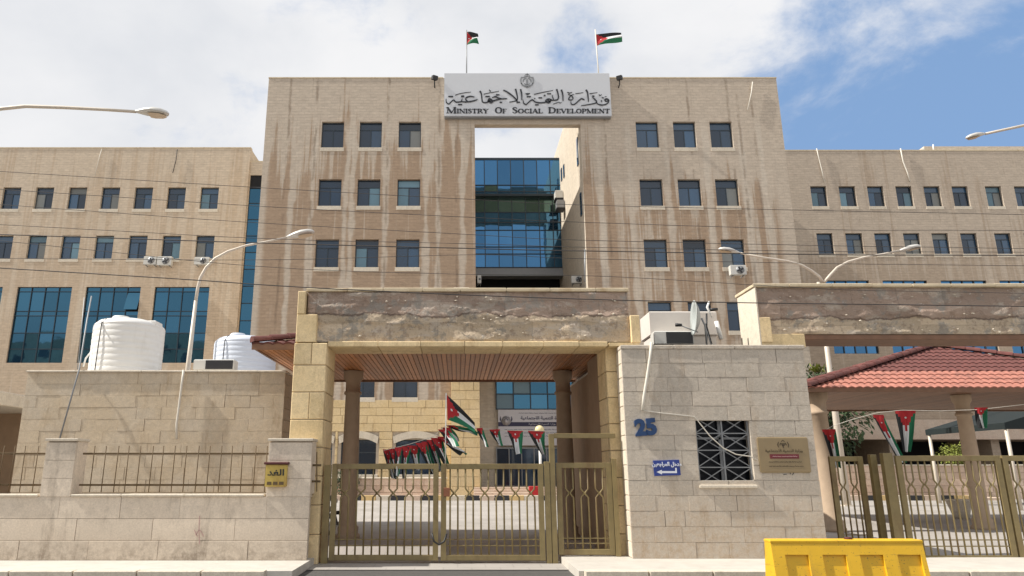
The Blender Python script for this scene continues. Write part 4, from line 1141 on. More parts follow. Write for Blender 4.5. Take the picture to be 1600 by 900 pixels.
# ------------------------------------------------------------------ guard house
gd = thing('guard_house', 'square stone guard house with number 25 and a grilled window', 'guard house', (5, 14.5, .13))
HX0, HX1, HZ = 3.17, 6.72, 4.02; HY0 = 13.77
win = (4.50, 5.52, 1.42, 2.67)
wall_grid(HX0+.02, HX1-.02, 0.05, HZ, HY0+.05, [(*win, .25)], .25).build('backing_wall', 'mortar', gd)
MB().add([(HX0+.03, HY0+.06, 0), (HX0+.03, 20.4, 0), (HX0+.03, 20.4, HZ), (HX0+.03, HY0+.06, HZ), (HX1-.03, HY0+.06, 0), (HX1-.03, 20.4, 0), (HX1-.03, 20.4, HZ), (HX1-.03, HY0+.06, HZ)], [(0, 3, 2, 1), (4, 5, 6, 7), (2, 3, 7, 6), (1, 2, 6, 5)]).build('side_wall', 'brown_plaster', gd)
wz = [(win[0]-.0, win[1]+.0, win[2]-.0, win[3])]
courses(gd, HX0, HX1, .13, HZ-.06, HY0, .278, .34, .78, 'guard_stone', holes=wz, depth=.09, gap=.004, jit=.003, c=.004)
for k in range(14): inst('stone_block', block_mesh(.43, .268, .06), gd, (HX0, 14.24, .135+k*.2735), rot=(0, 0, -math.pi/2), mat='pale_stone')
MB().cbox(win[0]-.02, win[1]+.02, HY0-.05, HY0+.3, win[2]-.06, win[2]-.002, .01).build('window_sill', 'pale_stone', gd)
slabs(gd, HX0-.01, HX1+.02, HY0-.02, HY0+.35, HZ-.06, HZ+.02, 1.2, 'guard_stone', jit=.003)
MB().box(HX0+.02, HX1-.02, HY0+.35, 20.4, HZ-.04, HZ).build('roof', 'pavement_stone', gd)
b = MB(); a, c, e, f = win; t_ = .03
for q in ((a, a+t_, e, f), (c-t_, c, e, f), (a, c, e, e+t_), (a, c, f-t_, f), ((a+c)/2-t_/2, (a+c)/2+t_/2, e, f)): b.box(q[0], q[1], HY0+.06, HY0+.10, q[2], q[3])
for r in range(4):
    za, zb_ = e+(f-e)*r/4, e+(f-e)*(r+1)/4
    if r: b.box(a, c, HY0+.065, HY0+.095, za-.01, za+.01)
    for h in range(2):
        xa, xb = a+(c-a)*h/2, a+(c-a)*(h+1)/2
        b.obox((xa, HY0+.075, za), (xb, HY0+.075, zb_), .012, .016); b.obox((xa, HY0+.09, zb_), (xb, HY0+.09, za), .012, .016)
gw = b.build('window_grille', 'grey_metal', gd)
MB().box(a, c, HY0+.22, HY0+.23, e, f).build('pane', 'dark_glass', gw)
b = MB(); b.box((a+c)/2-.03, (a+c)/2+.03, HY0+.19, HY0+.21, e, f); b.box(a, c, HY0+.19, HY0+.21, f-.42, f-.38); b.build('window_frame', 'grey_metal', gw)
# number
nb = text_mesh('house_number', '25', .40, 'digit_blue', None, (3.36, HY0-.02, 2.32), depth=.018, bold=.022, align='LEFT', sx=1.02, roll=R(-4)); tag(nb, 'thick dark blue number 25 fixed on the guard house wall', 'number')
# blue entrance sign
p = W(1042, 731, HY0-.03); bs = thing('entrance_sign', 'small blue sign with white Arabic words and left arrow on the guard house', 'sign', (p.x, p.y, p.z))
a0, a1 = W(1022, 743, HY0-.03), W(1062, 720, HY0-.03)
MB().cbox(-.245, .245, -.0, .02, -.14, .14, .004).build('plate', 'sign_blue', bs, at=p)
text_mesh('lettering', arabic('مدخل المراجعين'), .098, 'sign_white', bs, (p.x, p.y-.004, p.z+.035), sx=.86, bold=.003)
b = MB(); q = lambda x, z: (p.x+x, p.y-.006, p.z+z)
b.add([q(-.20, -.075), q(-.10, -.12), q(-.10, -.035)], [(0, 1, 2)]); b.add([q(-.10, -.095), q(.18, -.095), q(.18, -.058), q(-.10, -.058)], [(0, 1, 2, 3)]); b.add([q(.15, -.058), q(.18, -.058), q(.18, .0), q(.15, .0)], [(0, 1, 2, 3)])
b.build('arrow', 'sign_white', bs)
for o in bs.children: o.rotation_euler = (0, R(-2), 0) if o.name.startswith('plate') else (0, 0, 0)
# bronze plaque
p = W(1225, 711, HY0-.03); pq = thing('plaque', 'brown metal plaque with a crest and maroon strip beside the grilled window', 'plaque', tuple(p))
MB().cbox(-.47, .47, -.01, .028, -.32, .33, .02).build('plate', 'bronze_plate', pq, at=p)
pf = lambda x, z, t: Vector((p.x+x, p.y-.014+t, p.z+z))
b = MB()
for s in (-1, 1):
    ribbon(b, [(s*.09, .14), (s*.10, .19), (s*.08, .24)], [.012, .024, .012], pf, .004); ribbon(b, [(s*.015, .17), (s*.04, .22), (s*.06, .18)], .018, pf, .004)
ribbon(b, [(0, .13), (0, .21)], [.02, .034], pf, .004); ribbon(b, [(-.03, .245), (0, .268), (.03, .245)], .014, pf, .004)
b.build('crest', 'bronze_dark', pq)
text_mesh('lettering', arabic('وزارة التنمية الاجتماعية'), .078, 'bronze_dark', pq, (p.x, p.y-.014, p.z+.055), sx=1.0, depth=.003)
MB().box(p.x-.27, p.x+.27, p.y-.017, p.y-.009, p.z-.065, p.z+.015).build('strip', 'maroon', pq)
b = MB(); squiggle(b, p.x-.22, p.x+.22, p.z-.03, .025, p.y-.02, .009, 5); b.build('strip_print', 'bronze_pale', pq)
b = MB(); squiggle(b, p.x-.30, p.x+.30, p.z-.13, .025, p.y-.014, .009, 6); b.build('small_print', 'bronze_dark', pq)
b = MB(); squiggle(b, p.x-.30, p.x+.30, p.z-.205, .025, p.y-.014, .009, 8); b.build('small_print', 'bronze_dark', pq)
mk = MB(); mf = lambda x, z, t: Vector((W(1180+x/13.84, 680+z/13.84, HY0-.03).x, HY0-.008+t, W(1180+x/13.84, 680+z/13.84, HY0-.03).z))
for pts in ([(610, 800), (710, 798)], [(625, 850), (690, 842)], [(740, 800), (770, 800), (770, 840)], [(800, 795), (860, 790), (840, 825), (820, 860)], [(830, 810), (870, 800)]): ribbon(mk, pts, 14, mf, .006)
tag(mk.build('painted_number', 'letter_black'), 'dark painted marks on the stone just below the brown plaque', 'marking')
# cable across the guard house front
cable('wall_cable', [(W(1018, 535, HY0-.04)), W(1016, 556, HY0-.04), W(1011, 590, HY0-.04), W(1006, 620, HY0-.04), W(1004, 641, HY0-.04)], .028, 'cable_white', 'thick pale conduit running down the upper left of the guard house', n=8)
cable('wall_cable', [W(1004, 641, HY0-.03), W(1030, 645, HY0-.04), W(1085, 651, HY0-.03), W(1094, 662, HY0-.03), W(1110, 682, HY0-.05), W(1130, 700, HY0-.06), W(1150, 710, HY0-.05), W(1172, 713, HY0-.03), W(1184, 719, HY0-.03)], .011, 'cable_white', 'thin white cable sagging across the grilled window to the plaque')

# things on the guard house roof
cb = thing('roof_cabin', 'white box cabin on the guard house roof, sunlit on its left side', 'cabin', (4.8, 15.6, HZ))
MB().cbox(4.16, 5.62, 15.2, 16.0, 4.5, 5.03, .02).build('upper_box', 'cabin_paint', cb)
MB().cbox(4.20, 5.58, 15.25, 15.95, 4.02, 4.5, .01).build('lower_box', 'cabin_paint', cb)
t = ac_unit(1022, 1085, 517, 538, 14.95, 'grey air conditioner with black grille under the white roof cabin', dark=True, group=None)
ds = thing('satellite_dish', 'pale satellite dish seen almost edge-on on the guard house roof', 'satellite dish', (5.2, 14.6, HZ))
c0 = W(1093, 497, 14.6); ax = Vector((-.995, .12, .08)).normalized(); p_, q_ = basis(ax)
b = MB(); vs = []; fs = []; NR = 6; NK = 28
for side in (0, 1):
    for i in range(NR+1):
        r = .36*i/NR
        for k in range(NK):
            tt = 2*math.pi*k/NK; vs.append(c0+p_*math.cos(tt)*r*.92+q_*math.sin(tt)*r*1.02+ax*(.45*r*r/.36*.8-.012*side))
for side in (0, 1):
    o_ = side*(NR+1)*NK
    for i in range(NR):
        for k in range(NK): fs.append((o_+i*NK+k, o_+i*NK+(k+1) % NK, o_+(i+1)*NK+(k+1) % NK, o_+(i+1)*NK+k))
for k in range(NK): fs.append((NR*NK+k, NR*NK+(k+1) % NK, (NR+1)*NK+NR*NK+(k+1) % NK, (NR+1)*NK+NR*NK+k))
b.add(vs, fs, True); b.build('reflector', 'dish_grey', ds)
lnb = c0+ax*.42+Vector((0, 0, -.17))
MB().tube([c0-q_*.3+ax*.03 if q_.z > 0 else c0+q_*.3, lnb], .012).build('arm', 'grey_metal', ds)
MB().tube([lnb-ax*.05, lnb+ax*.08], [.03, .04]).build('receiver', 'black_plastic', ds)
MB().tube([(c0.x+.12, 14.65, HZ), (c0.x+.12, 14.65, c0.z-.15), tuple(c0-ax*.04)], .02).tube([(c0.x+.3, 14.75, HZ), (c0.x+.1, 14.65, c0.z-.1)], .012).build('mast', 'grey_metal', ds)
sd = thing('satellite_dish', 'second dish seen from behind, propped beside the first on its dark frame', 'satellite dish', (5.6, 14.8, HZ))
c1 = W(1108, 505, 14.9)
MB().tube([W(1104, 537, 14.9), W(1104, 490, 14.9)], .02).tube([W(1112, 537, 14.9), W(1103, 505, 14.9)], .014).build('mast', 'black_plastic', sd)
MB().tube([W(1108, 471, 14.9), W(1105, 480, 14.9), W(1113, 497, 14.9)], [.02, .028, .012]).build('feed_arm', 'white_paint', sd)
MB().tube([W(1110, 484, 14.9), W(1121, 483, 14.9)], [.035, .03]).build('receiver', 'black_plastic', sd)
cable('white_tube', [W(1119, 502, 14.8), W(1123, 515, 14.8), W(1127, 530, 14.8)], .045, 'white_paint', 'short white plastic tube leaning behind the satellite dish', 'tube', n=10)
vp = MB(); rr = random.Random(9)
for k in range(90):
    c = W(1276+rr.gauss(0, 5), 582-abs(rr.gauss(0, 5)), 19.9); d = Vector((rr.uniform(-1, 1), rr.uniform(-1, 1), rr.uniform(.2, 1))).normalized()*.13; s_ = basis(d)[0]*.03
    vp.add([c-s_, c+s_, c+d+s_*.2, c+d-s_*.2], [(0, 1, 2, 3)])
tag(vp.build('weed_plant', 'foliage_pale'), 'yellow-green weed growing at the left corner of the red tile roof', 'plant')

# ------------------------------------------------------------------ main gate
PX = 14.1/1119/1.045


def gx(u): return (u-CX)*PX


def bar_mesh(sign, h, zn, hw, r=.0165, top=None):
    """one bar: runs down at +hw, crosses at the neck and runs on at -hw (mirrored by sign)"""
    s = sign
    return MB().tube([(s*hw, 0, top), (s*hw, 0, zn+.08), (s*.012, -.012*s, zn+.012), (s*.012, -.012*s, zn-.012), (s*hw, 0, zn-.08), (s*hw, 0, h)], r, 6).mesh('bar', 'gate_paint')


def gate_leaf(name, label, x0, x1, zb, zt, Y, pairs, neck, group='gate leaves', rotz=0.0, stile=.10, rail=.10, rails=(.36, .25), margin=.0):
    t = thing(name, label, 'gate', (x0, Y, zb), group); at = Vector((x0, Y, zb)); wd, ht = x1-x0, zt-zb
    for a in (0, wd-stile): MB().cbox(a, a+stile, -.03, .03, 0, ht, .006).build('stile', 'gate_paint', t, at=at)
    MB().cbox(stile+.002, wd-stile-.002, -.027, .027, 0, rail, .006).build('rail', 'gate_paint', t, at=at)
    MB().cbox(stile+.002, wd-stile-.002, -.027, .027, ht-rail, ht, .006).build('rail', 'gate_paint', t, at=at)
    for z in rails: MB().cbox(stile+.002, wd-stile-.002, -.008, .008, z, z+.02, .003).build('thin_rail', 'gate_paint', t, at=at)
    sp = (wd-2*stile)/pairs; hw = sp/4
    mA = bar_mesh(1, rail, neck, hw, top=ht-rail); mB = bar_mesh(-1, rail, neck, hw, top=ht-rail)
    for k in range(pairs):
        o = at+Vector((stile+sp*(k+.5), 0, 0)); inst('bar', mA, t, o); inst('bar', mB, t, o)
    if rotz: t.rotation_euler = (0, 0, rotz)
    return t


gate_leaf('gate_leaf', 'wide olive gate leaf left of the centre post, next to the yellow pillar', gx(517), gx(685), .06, 1.80, 14.1, 6, 1.20)
gate_leaf('gate_leaf', 'wide olive gate leaf between the centre post and the wicket door', gx(689), gx(850), .06, 1.80, 14.1, 6, 1.20)
gate_leaf('wicket_gate', 'narrow olive pedestrian gate beside the guard house', gx(871), gx(958), .16, 1.82, 14.12, 3, 1.10, group=None, rails=(.28, .19))
gf = thing('wicket_surround', 'tall olive metal frame around the pedestrian gate', 'gate frame', (gx(860), 14.1, 0))
MB().cbox(gx(852), gx(860), 14.06, 14.16, 0, 1.84, .006).build('post', 'gate_paint', gf)
MB().cbox(gx(861), gx(869), 14.06, 14.18, 0, 2.36, .006).build('post', 'gate_paint', gf)
MB().cbox(gx(959), gx(966), 14.06, 14.18, .13, 1.9, .006).build('post', 'gate_paint', gf)
MB().cbox(gx(869.3), gx(967), 14.07, 14.17, 2.28, 2.37, .006).build('lintel', 'gate_paint', gf)
gp = MB().cbox(gx(505), gx(515), 14.05, 14.15, 0, 1.78, .006).build('gate_post', 'gate_paint'); tag(gp, 'olive metal gate post against the yellow stone pillar', 'post')
lb = MB().cbox(gx(693), gx(703), 14.02, 14.06, 1.20, 1.36, .006).build('lock_box', 'rust_box'); tag(lb, 'rusty lock box on the centre of the main gate', 'lock')
b = MB(); b.tube([W(675, 833, 14.02), W(678, 846, 14.0), W(686, 851, 14.0), W(694, 846, 14.0), W(698, 834, 14.02)], .018); tag(b.build('gate_chain', 'black_plastic'), 'dark chain looped low around the centre of the main gate', 'chain')
# short rusty railing between the pier and the pillar
sr = thing('railing', 'short rusty railing between the post box pier and the yellow pillar', 'railing', (-2.6, 13.9, 1.0))
for v in (727, 752): MB().cbox(-2.95, gx(506), 13.62, 13.64, W(0, v, 13.7).z-.02, W(0, v, 13.7).z+.02, .003).build('rail', 'rail_rust', sr)
MB().tube([W(495, 706, 13.6), W(495, 768, 13.6)], .01, 6).build('bar', 'rail_rust', sr)

# right gate
g1 = gate_leaf('gate_leaf', 'short dark gate leaf next to the guard house, left of the double post', 7.36, 8.02, .10, 1.95, 14.6, 2, 1.26, group='right gate leaves')
g2 = gate_leaf('gate_leaf', 'wide dark gate leaf at the right edge behind the yellow barrier', 8.32, 10.3, .06, 1.95, 14.0, 7, 1.36, group='right gate leaves')
g3 = gate_leaf('gate_leaf', 'far right gate leaf mostly beyond the photo edge', 10.34, 12.3, .06, 1.95, 14.0, 7, 1.36, group='right gate leaves')
gp = MB().cbox(8.10, 8.28, 14.0, 14.12, 0, 2.0, .006).cbox(8.05, 8.17, 14.35, 14.45, 0, 1.98, .006).build('gate_post', 'gate_paint'); tag(gp, 'paired olive gate posts behind the right end of the yellow barrier', 'post')

# ------------------------------------------------------------------ boundary wall on the left
bw = thing('boundary_wall', 'low pale stone street wall with two piers left of the gate', 'wall', (-8, 13.6, .13))
WY = 13.5; WT = 1.26
MB().box(-26, -2.72, WY+.05, WY+.34, 0, WT-.06).build('core', 'mortar', bw)
courses(bw, -26, -2.68, .13, .46, WY-.01, .33, 1.0, 1.6, 'slab_stone', depth=.08, gap=.007, jit=.002, c=.005)
courses(bw, -26, -2.68, .46, WT-.045, WY, .375, 1.0, 1.7, 'slab_stone', depth=.08, gap=.005, jit=.002, c=.004)
slabs(bw, -26, -7.59, WY-.035, WY+.38, WT-.045, WT, 1.1, 'pale_stone', jit=.002); slabs(bw, -7.00, -3.50, WY-.035, WY+.38, WT-.045, WT, 1.1, 'pale_stone', jit=.002)
for (a, c) in ((-7.57, -7.02), (-3.47, -2.68), (-11.8, -11.25), (-16.2, -15.65)):
    MB().box(a+.03, c-.03, WY+.04, WY+.40, WT-.06, 2.20).build('pier_core', 'slab_stone', bw)
    for k in range(3):
        for (m_, y_, d_) in (('slab_stone', WY-.008, .06),):
            inst('stone_slab', block_mesh(c-a-.004, .317, d_, .004), bw, (a+.002, y_, WT-.045+k*.321), mat=m_)
    b = MB().cbox(c-.03, c+.0, WY+.055, WY+.42, WT, 2.2, .004); b.cbox(a, a+.03, WY+.055, WY+.42, WT, 2.2, .004); b.build('side_slab', 'slab_stone', bw)
    MB().cbox(a-.025, c+.02, WY-.03, WY+.44, 2.2, 2.25, .008).build('coping_stone', 'pale_stone', bw)
for (a, c, lab) in ((-6.95, -3.50, 'rusty railing on the low wall between the two street piers'), (-11.2, -7.60, 'rusty railing on the low wall left of the first pier')):
    rl = thing('railing', lab, 'railing', (a, WY+.15, WT), 'railings on the low street wall')
    for z in (1.96, 1.40): MB().cbox(a, c, WY+.13, WY+.17, z, z+.035, .004).build('rail', 'rail_rust', rl)
    me = MB().tube([(0, 0, 1.29), (0, 0, 2.12)], .009, 6).mesh('bar', 'rail_rust'); n = int((c-a)/.213)
    for k in range(n):
        o = inst('bar', me, rl, (a+.22+k*.213, WY+.11, 0)); o.rotation_euler = (0, random.uniform(-.012, .012), 0)
mk = MB(); mf2 = lambda x, z, t: Vector((W(x, z, WY-.01).x, WY-.016+t, W(x, z, WY-.01).z))
for pts in ([(312, 806), (311, 830), (312, 850)], [(306, 836), (312, 828), (318, 838)], [(304, 828), (308, 838)]): ribbon(mk, pts, .9, mf2, .004)
tag(mk.build('paint_scrawl', 'bronze_pale'), 'faint reddish paint scrawl low on the street wall', 'marking')
# post box
p = W(431, 741, WY-.1); pb = thing('post_box', 'small yellow metal newspaper box with rusty lid on the street pier', 'box', tuple(p))
MB().cbox(-.19, .19, -.0, .09, -.22, .17, .012).build('body', 'postbox_yellow', pb, at=p)
MB().cbox(-.22, .22, -.03, .10, .17, .215, .01).build('lid', 'postbox_rust', pb, at=p)
text_mesh('lettering', arabic('الغد'), .15, 'letter_black', pb, (p.x-.0, p.y-.006, p.z-.02), sx=1.35, depth=.003, bold=.003)
b = MB()
for k in range(3): b.box(p.x-.15+k*.11, p.x-.07+k*.11, p.y-.008, p.y-.002, p.z-.185, p.z-.13)
b.build('phone_print', 'rail_rust', pb)

# ------------------------------------------------------------------ single-storey house on the left
hs = thing('stone_house', 'low flat-roofed stone building behind the street wall carrying the water tanks', 'building', (-7, 17, 0))
QX0, QX1, QZ = -10.22, -4.09, 3.99
MB().box(QX0+.03, QX1-.03, 17.05, 23.5, 0, QZ-.08).build('core', 'side_stone', hs)
courses(hs, QX0, QX1, 1.2, QZ-.05, 17.0, .282, .42, .95, 'house_stone', depth=.07, gap=.003, jit=.003, c=.003)
MB().box(QX0+.01, QX1-.01, 17.02, 17.07, 0, 1.2).build('lower_wall', 'house_stone', hs)
for k in range(10): inst('stone_block', block_mesh(.9, .27, .05), hs, (QX1-.0, 17.08, 1.2+k*.274), rot=(0, 0, math.pi/2), mat='house_stone')
slabs(hs, QX0-.03, QX1+.02, 16.96, 17.5, QZ-.05, QZ, 1.3, 'pale_stone', jit=.003)
MB().box(QX0, QX1, 17.5, 23.5, QZ-.07, QZ-.02).build('roof', 'pavement_stone', hs)


def tank(u0, u1, vt, Y, mat, lab):
    c = W((u0+u1)/2, vt, Y); r = (u1-u0)/2/F*Y/ray((u0+u1)/2, vt).y; zt = c.z; zb = QZ-.02
    t = thing('water_tank', lab, 'water tank', (c.x, Y, zb), 'water tanks on the stone house roof')
    prof = [(r*.97, 0)]; n = 9; H = zt-.20-zb
    for k in range(n):
        z = H*k/n; prof += [(r*1.0, z+.02), (r*1.0, z+H/n*.78), (r*.993, z+H/n*.84), (r*.993, z+H/n*.94)]
    prof += [(r, H), (r*.98, H+.05), (r*.86, H+.15), (r*.55, H+.22), (r*.30, H+.24)]
    MB().lathe((c.x, Y, zb), prof, 40).build('body', mat, t)
    MB().lathe((c.x-r*.25, Y-.1, zb+H+.20), [(r*.26, 0), (r*.26, .08), (r*.22, .12), (r*.1, .13)], 24).build('lid', mat, t)
    b = MB().tube([(c.x-r*.42, Y-r*.97, zb), (c.x-r*.40, Y-r*.98, zb+H*.6), (c.x-r*.40, Y-r*.95, zb+H), (c.x-r*.35, Y-r*.75, zb+H+.17)], .014, 6); b.build('hose', 'black_plastic', t)
    b = MB(); b.cbox(c.x+r*.45, c.x+r*.92, Y-.35, Y+.1, zb+H+.03, zb+H+.17, .02); b.build('float_cover', mat, t)
    return c, r


tank(153, 256, 503, 19.0, 'tank_plastic', 'large white ribbed water tank on the roof, left of the street lamp')
tank(338, 432, 529, 20.6, 'tank_plastic_blue', 'bluish white water tank beside the tiled roof corner')
cable('water_pipe', [W(130, 573, 18.8), W(134, 560, 18.8), W(143, 549, 18.8), W(153, 546, 18.8)], .022, 'white_paint', 'bent white pipe into the left side of the big tank', 'pipe', n=8)
ac_unit(303, 365, 561.5, 578, 17.6, 'flat grey air conditioner with black grille on the stone house roof', dark=True, group=None)
cable('wall_pipe', [W(287, 578, 16.92), W(284, 600, 16.92), W(279, 640, 16.92), W(276, 662, 16.92), W(276, 686, 16.92)], .028, 'cable_white', 'pale conduit down the front of the stone house', 'pipe', n=8)
cable('leaning_pole', [W(143, 463, 18.5), W(136, 500, 17.9), W(124, 576, 16.9), W(92, 690, 16.6)], .018, 'grey_metal', 'thin grey leaning rod in front of the stone house', 'pole', n=6)
cable('leaning_pole', [W(132, 465, 18.5), W(121, 577, 18.2)], .012, 'grey_metal', 'second thinner rod behind the leaning grey rod', 'pole', n=6)
# shed roof and railing at the far left
sh = thing('shed', 'flat pale shed roof over dark vertical slats at the left edge', 'shed', (-16, 22, 0))
MB().cbox(-24, -13.4, 20.5, 24.5, 3.55, 3.95, .02).build('roof_slab', 'pale_stone', sh)
me = MB().box(0, .05, 21.6, 21.65, 0, 3.55).mesh('slat', 'rail_rust')
for k in range(40): inst('slat', me, sh, (-23.5+k*.25, 0, 0))
MB().box(-24, -13.3, 24.3, 24.5, 0, 3.55).build('rear_wall', 'brown_plaster', sh)


# ------------------------------------------------------------------ street lamps
def lamp_head(parent, p, d, L, white=True):
    d = Vector(d).normalized(); a, b_ = basis(d)
    if b_.z < 0: b_ = -b_; a = -a
    prof = [(0, .055, .05), (.12, .10, .08), (.30, .19, .12), (.55, .25, .15), (.80, .22, .13), (.95, .12, .08), (1.0, .03, .03)]
    m = MB(); vs = []; fs = []; n = 14
    for t, wy, hz in prof:
        for k in range(n):
            an = 2*math.pi*k/n; sz = math.sin(an); vs.append(Vector(p)+d*t*L+a*math.cos(an)*wy*L+b_*(sz*hz*L*(1 if sz > 0 else .55)))
    for i in range(len(prof)-1):
        for k in range(n): fs.append((i*n+k, i*n+(k+1) % n, (i+1)*n+(k+1) % n, (i+1)*n+k))
    fs += [tuple(range(n))[::-1], tuple((len(prof)-1)*n+k for k in range(n))]
    m.add(vs, fs, True); h = m.build('lamp_head', 'galvanised', parent)
    m = MB(); vs = []
    for t, wy in ((.42, .15), (.55, .19), (.78, .17), (.93, .08)):
        for s in (-1, 1): vs.append(Vector(p)+d*t*L+a*s*wy*L-b_*.088*L)
    m.add(vs, [(0, 1, 3, 2), (2, 3, 5, 4), (4, 5, 7, 6)]); m.build('lens', 'lens', h)


def street_lamp(lab, pole, arms, r0=.075, r1=.05, base=True):
    t = thing('street_lamp', lab, 'street lamp', tuple(pole[0]), 'street lamps')
    MB().tube(pole, [r0+(r1-r0)*i/(len(pole)-1) for i in range(len(pole))], 12).build('pole', 'pole_paint', t)
    if base: MB().cbox(pole[0].x-.2, pole[0].x+.2, pole[0].y-.2, pole[0].y+.2, pole[0].z-.02, pole[0].z+.05, .01).lathe(pole[0], [(.13, 0), (.13, .9), (.09, .95)], 14).build('base', 'pole_paint', t)
    for path, L in arms:
        MB().tube(path, [r1*.95+(r1*.62-r1*.95)*i/(len(path)-1) for i in range(len(path))], 10).build('arm', 'pole_paint', t); lamp_head(t, path[-1], path[-1]-path[-2], L)
    return t


Y = 20.0; x = -7.56
pts = [W(u, v, Y) for u, v in ((306, 470), (309, 450), (313, 434), (322, 418), (336, 404), (356, 393), (385, 383.5), (415, 378), (448, 371))]
street_lamp('white curved street lamp rising behind the stone house roof, arm reaching right', [Vector((x, Y, .03)), Vector((x, Y, pts[0].z-2)), pts[0]], [(pts, .82)], .085, .05)
Y = 14.0
pts = [W(u, v, Y) for u, v in ((-60, 240), (-50, 205), (-30, 180), (0, 170), (40, 166), (100, 168), (160, 171), (212, 174.5))]
street_lamp('nearest street lamp arm entering at the upper left of the sky', [Vector((pts[0].x, Y, .03)), pts[0]], [(pts, .72)], .08, .052)
Y = 16.5
pts = [W(u, v, Y) for u, v in ((1730, 260), (1715, 215), (1690, 192), (1650, 188), (1600, 196), (1540, 209))]
street_lamp('street lamp head reaching in from the right edge above the right wing', [Vector((pts[0].x, Y, .03)), pts[0]], [(pts, .52)], .08, .052)
Y = 31.8; bx = W(1325, 800, Y).x
j = W(1287, 441, Y); j.x = bx
pl_ = [W(u, v, Y) for u, v in ((1286, 441), (1280, 432), (1268, 423), (1252, 414), (1230, 408), (1190, 402), (1156, 395.5))]
pr_ = [W(u, v, Y) for u, v in ((1288, 441), (1297, 430), (1308, 418), (1325, 409), (1350, 402), (1380, 397), (1406, 391.5))]
street_lamp('tall double-armed street lamp standing in the courtyard behind the right beam', [Vector((bx, Y, yz(Y))), Vector((bx, Y, 5)), Vector((bx, Y, j.z))], [(pl_, 1.0), (pr_, 1.0)], .17, .07)

# ------------------------------------------------------------------ overhead wires
WR = [((18, 269), (418, 294), (744, 312), (900, 320), (1233, 328), (1581, 335)), ((18, 297), (418, 323), (744, 340), (900, 347), (1300, 359), (1581, 360)),
      ((18, 321), (384, 347), (744, 367), (900, 375), (1300, 384), (1581, 388)), ((18, 352), (418, 373), (744, 381), (900, 386), (1300, 393), (1581, 394)),
      ((18, 367), (418, 380), (744, 388.5), (900, 392), (1300, 398), (1581, 399)), ((18, 404), (418, 406), (744, 398), (900, 404), (1300, 412), (1581, 415)),
      ((18, 420), (280, 436), (475, 449), (780, 463), (1100, 472), (1581, 478.5)), ((18, 378), (400, 416), (700, 428), (950, 432), (1300, 452), (1581, 458))]
names = ['highest thin', 'second thin', 'third thin', 'fourth thin', 'thick black middle', 'sixth thin', 'thick black lowest', 'faint sagging seventh']
for i, pts in enumerate(WR):
    Yw = 10.5+i*.12; P = [W(u, v, Yw) for u, v in pts]
    P = [P[0]+(P[0]-P[1]).normalized()*14]+P+[P[-1]+(P[-1]-P[-2]).normalized()*14]
    # smooth curve through the points
    S = []
    for k in range(len(P)-1):
        p0, p1, p2, p3 = P[max(k-1, 0)], P[k], P[k+1], P[min(k+2, len(P)-1)]
        for q in range(5):
            t = q/5; S.append(.5*((2*p1)+(p2-p0)*t+(2*p0-5*p1+4*p2-p3)*t*t+(3*p1-p0-3*p2+p3)*t**3))
    S.append(P[-1])
    cable('overhead_wire', S, .0085 if i in (4, 6) else .0045, 'wire_black', names[i]+' overhead wire crossing the whole street view', 'wire', 'overhead wires', 5)

# ------------------------------------------------------------------ bunting and gate flags
fp = cable('flag_stick', [W(696, 725, 14.16), W(697, 614, 14.16)], .011, 'white_paint', 'white stick on the gate centre holding the small flag', 'flag stick')
p = W(698, 617, 14.16)
tag(flag_mesh('flag', p, W(699, 656, 14.16)-p, W(741, 658, 14.16)-W(699, 636, 14.16)+Vector((0, 0, -.02)), amp=.03, fold=.8, taper=.62, phase=.3, curl=Vector((.02, 0, -.10))), 'small flag flying right from the white stick above the gate', 'flag')


def bunting(lab, cord, flags, Yb, wdt=.20, seed=0):
    rr = random.Random(seed); t = thing('bunting', lab, 'bunting', tuple(W(*cord[0], Yb)), 'strings of flags')
    MB().tube([W(u, v, Yb) for u, v in cord], .006, 5).build('cord', 'cable_white', t)
    for (u, v, u2, v2, wpx) in flags:
        a = W(u-wpx/2, v, Yb); b_ = W(u+wpx/2, v, Yb); e = W(u2, v2, Yb)
        mid = (a+b_)/2; V = e-mid; V.y = rr.uniform(-.2, .2); V.x += rr.uniform(-.07, .09); V.z *= rr.uniform(.8, 1.3); U = (b_-a)*rr.uniform(.9, 1.5); U.y = rr.uniform(-.12, .12)
        flag_mesh('flag', a, U, V, t, nu=9, nv=14, amp=.05, fold=rr.uniform(1, 2.2), taper=rr.uniform(.15, .75), phase=rr.uniform(0, 6), curl=Vector((rr.uniform(-.08, .08), rr.uniform(-.08, .08), 0)))
    return t


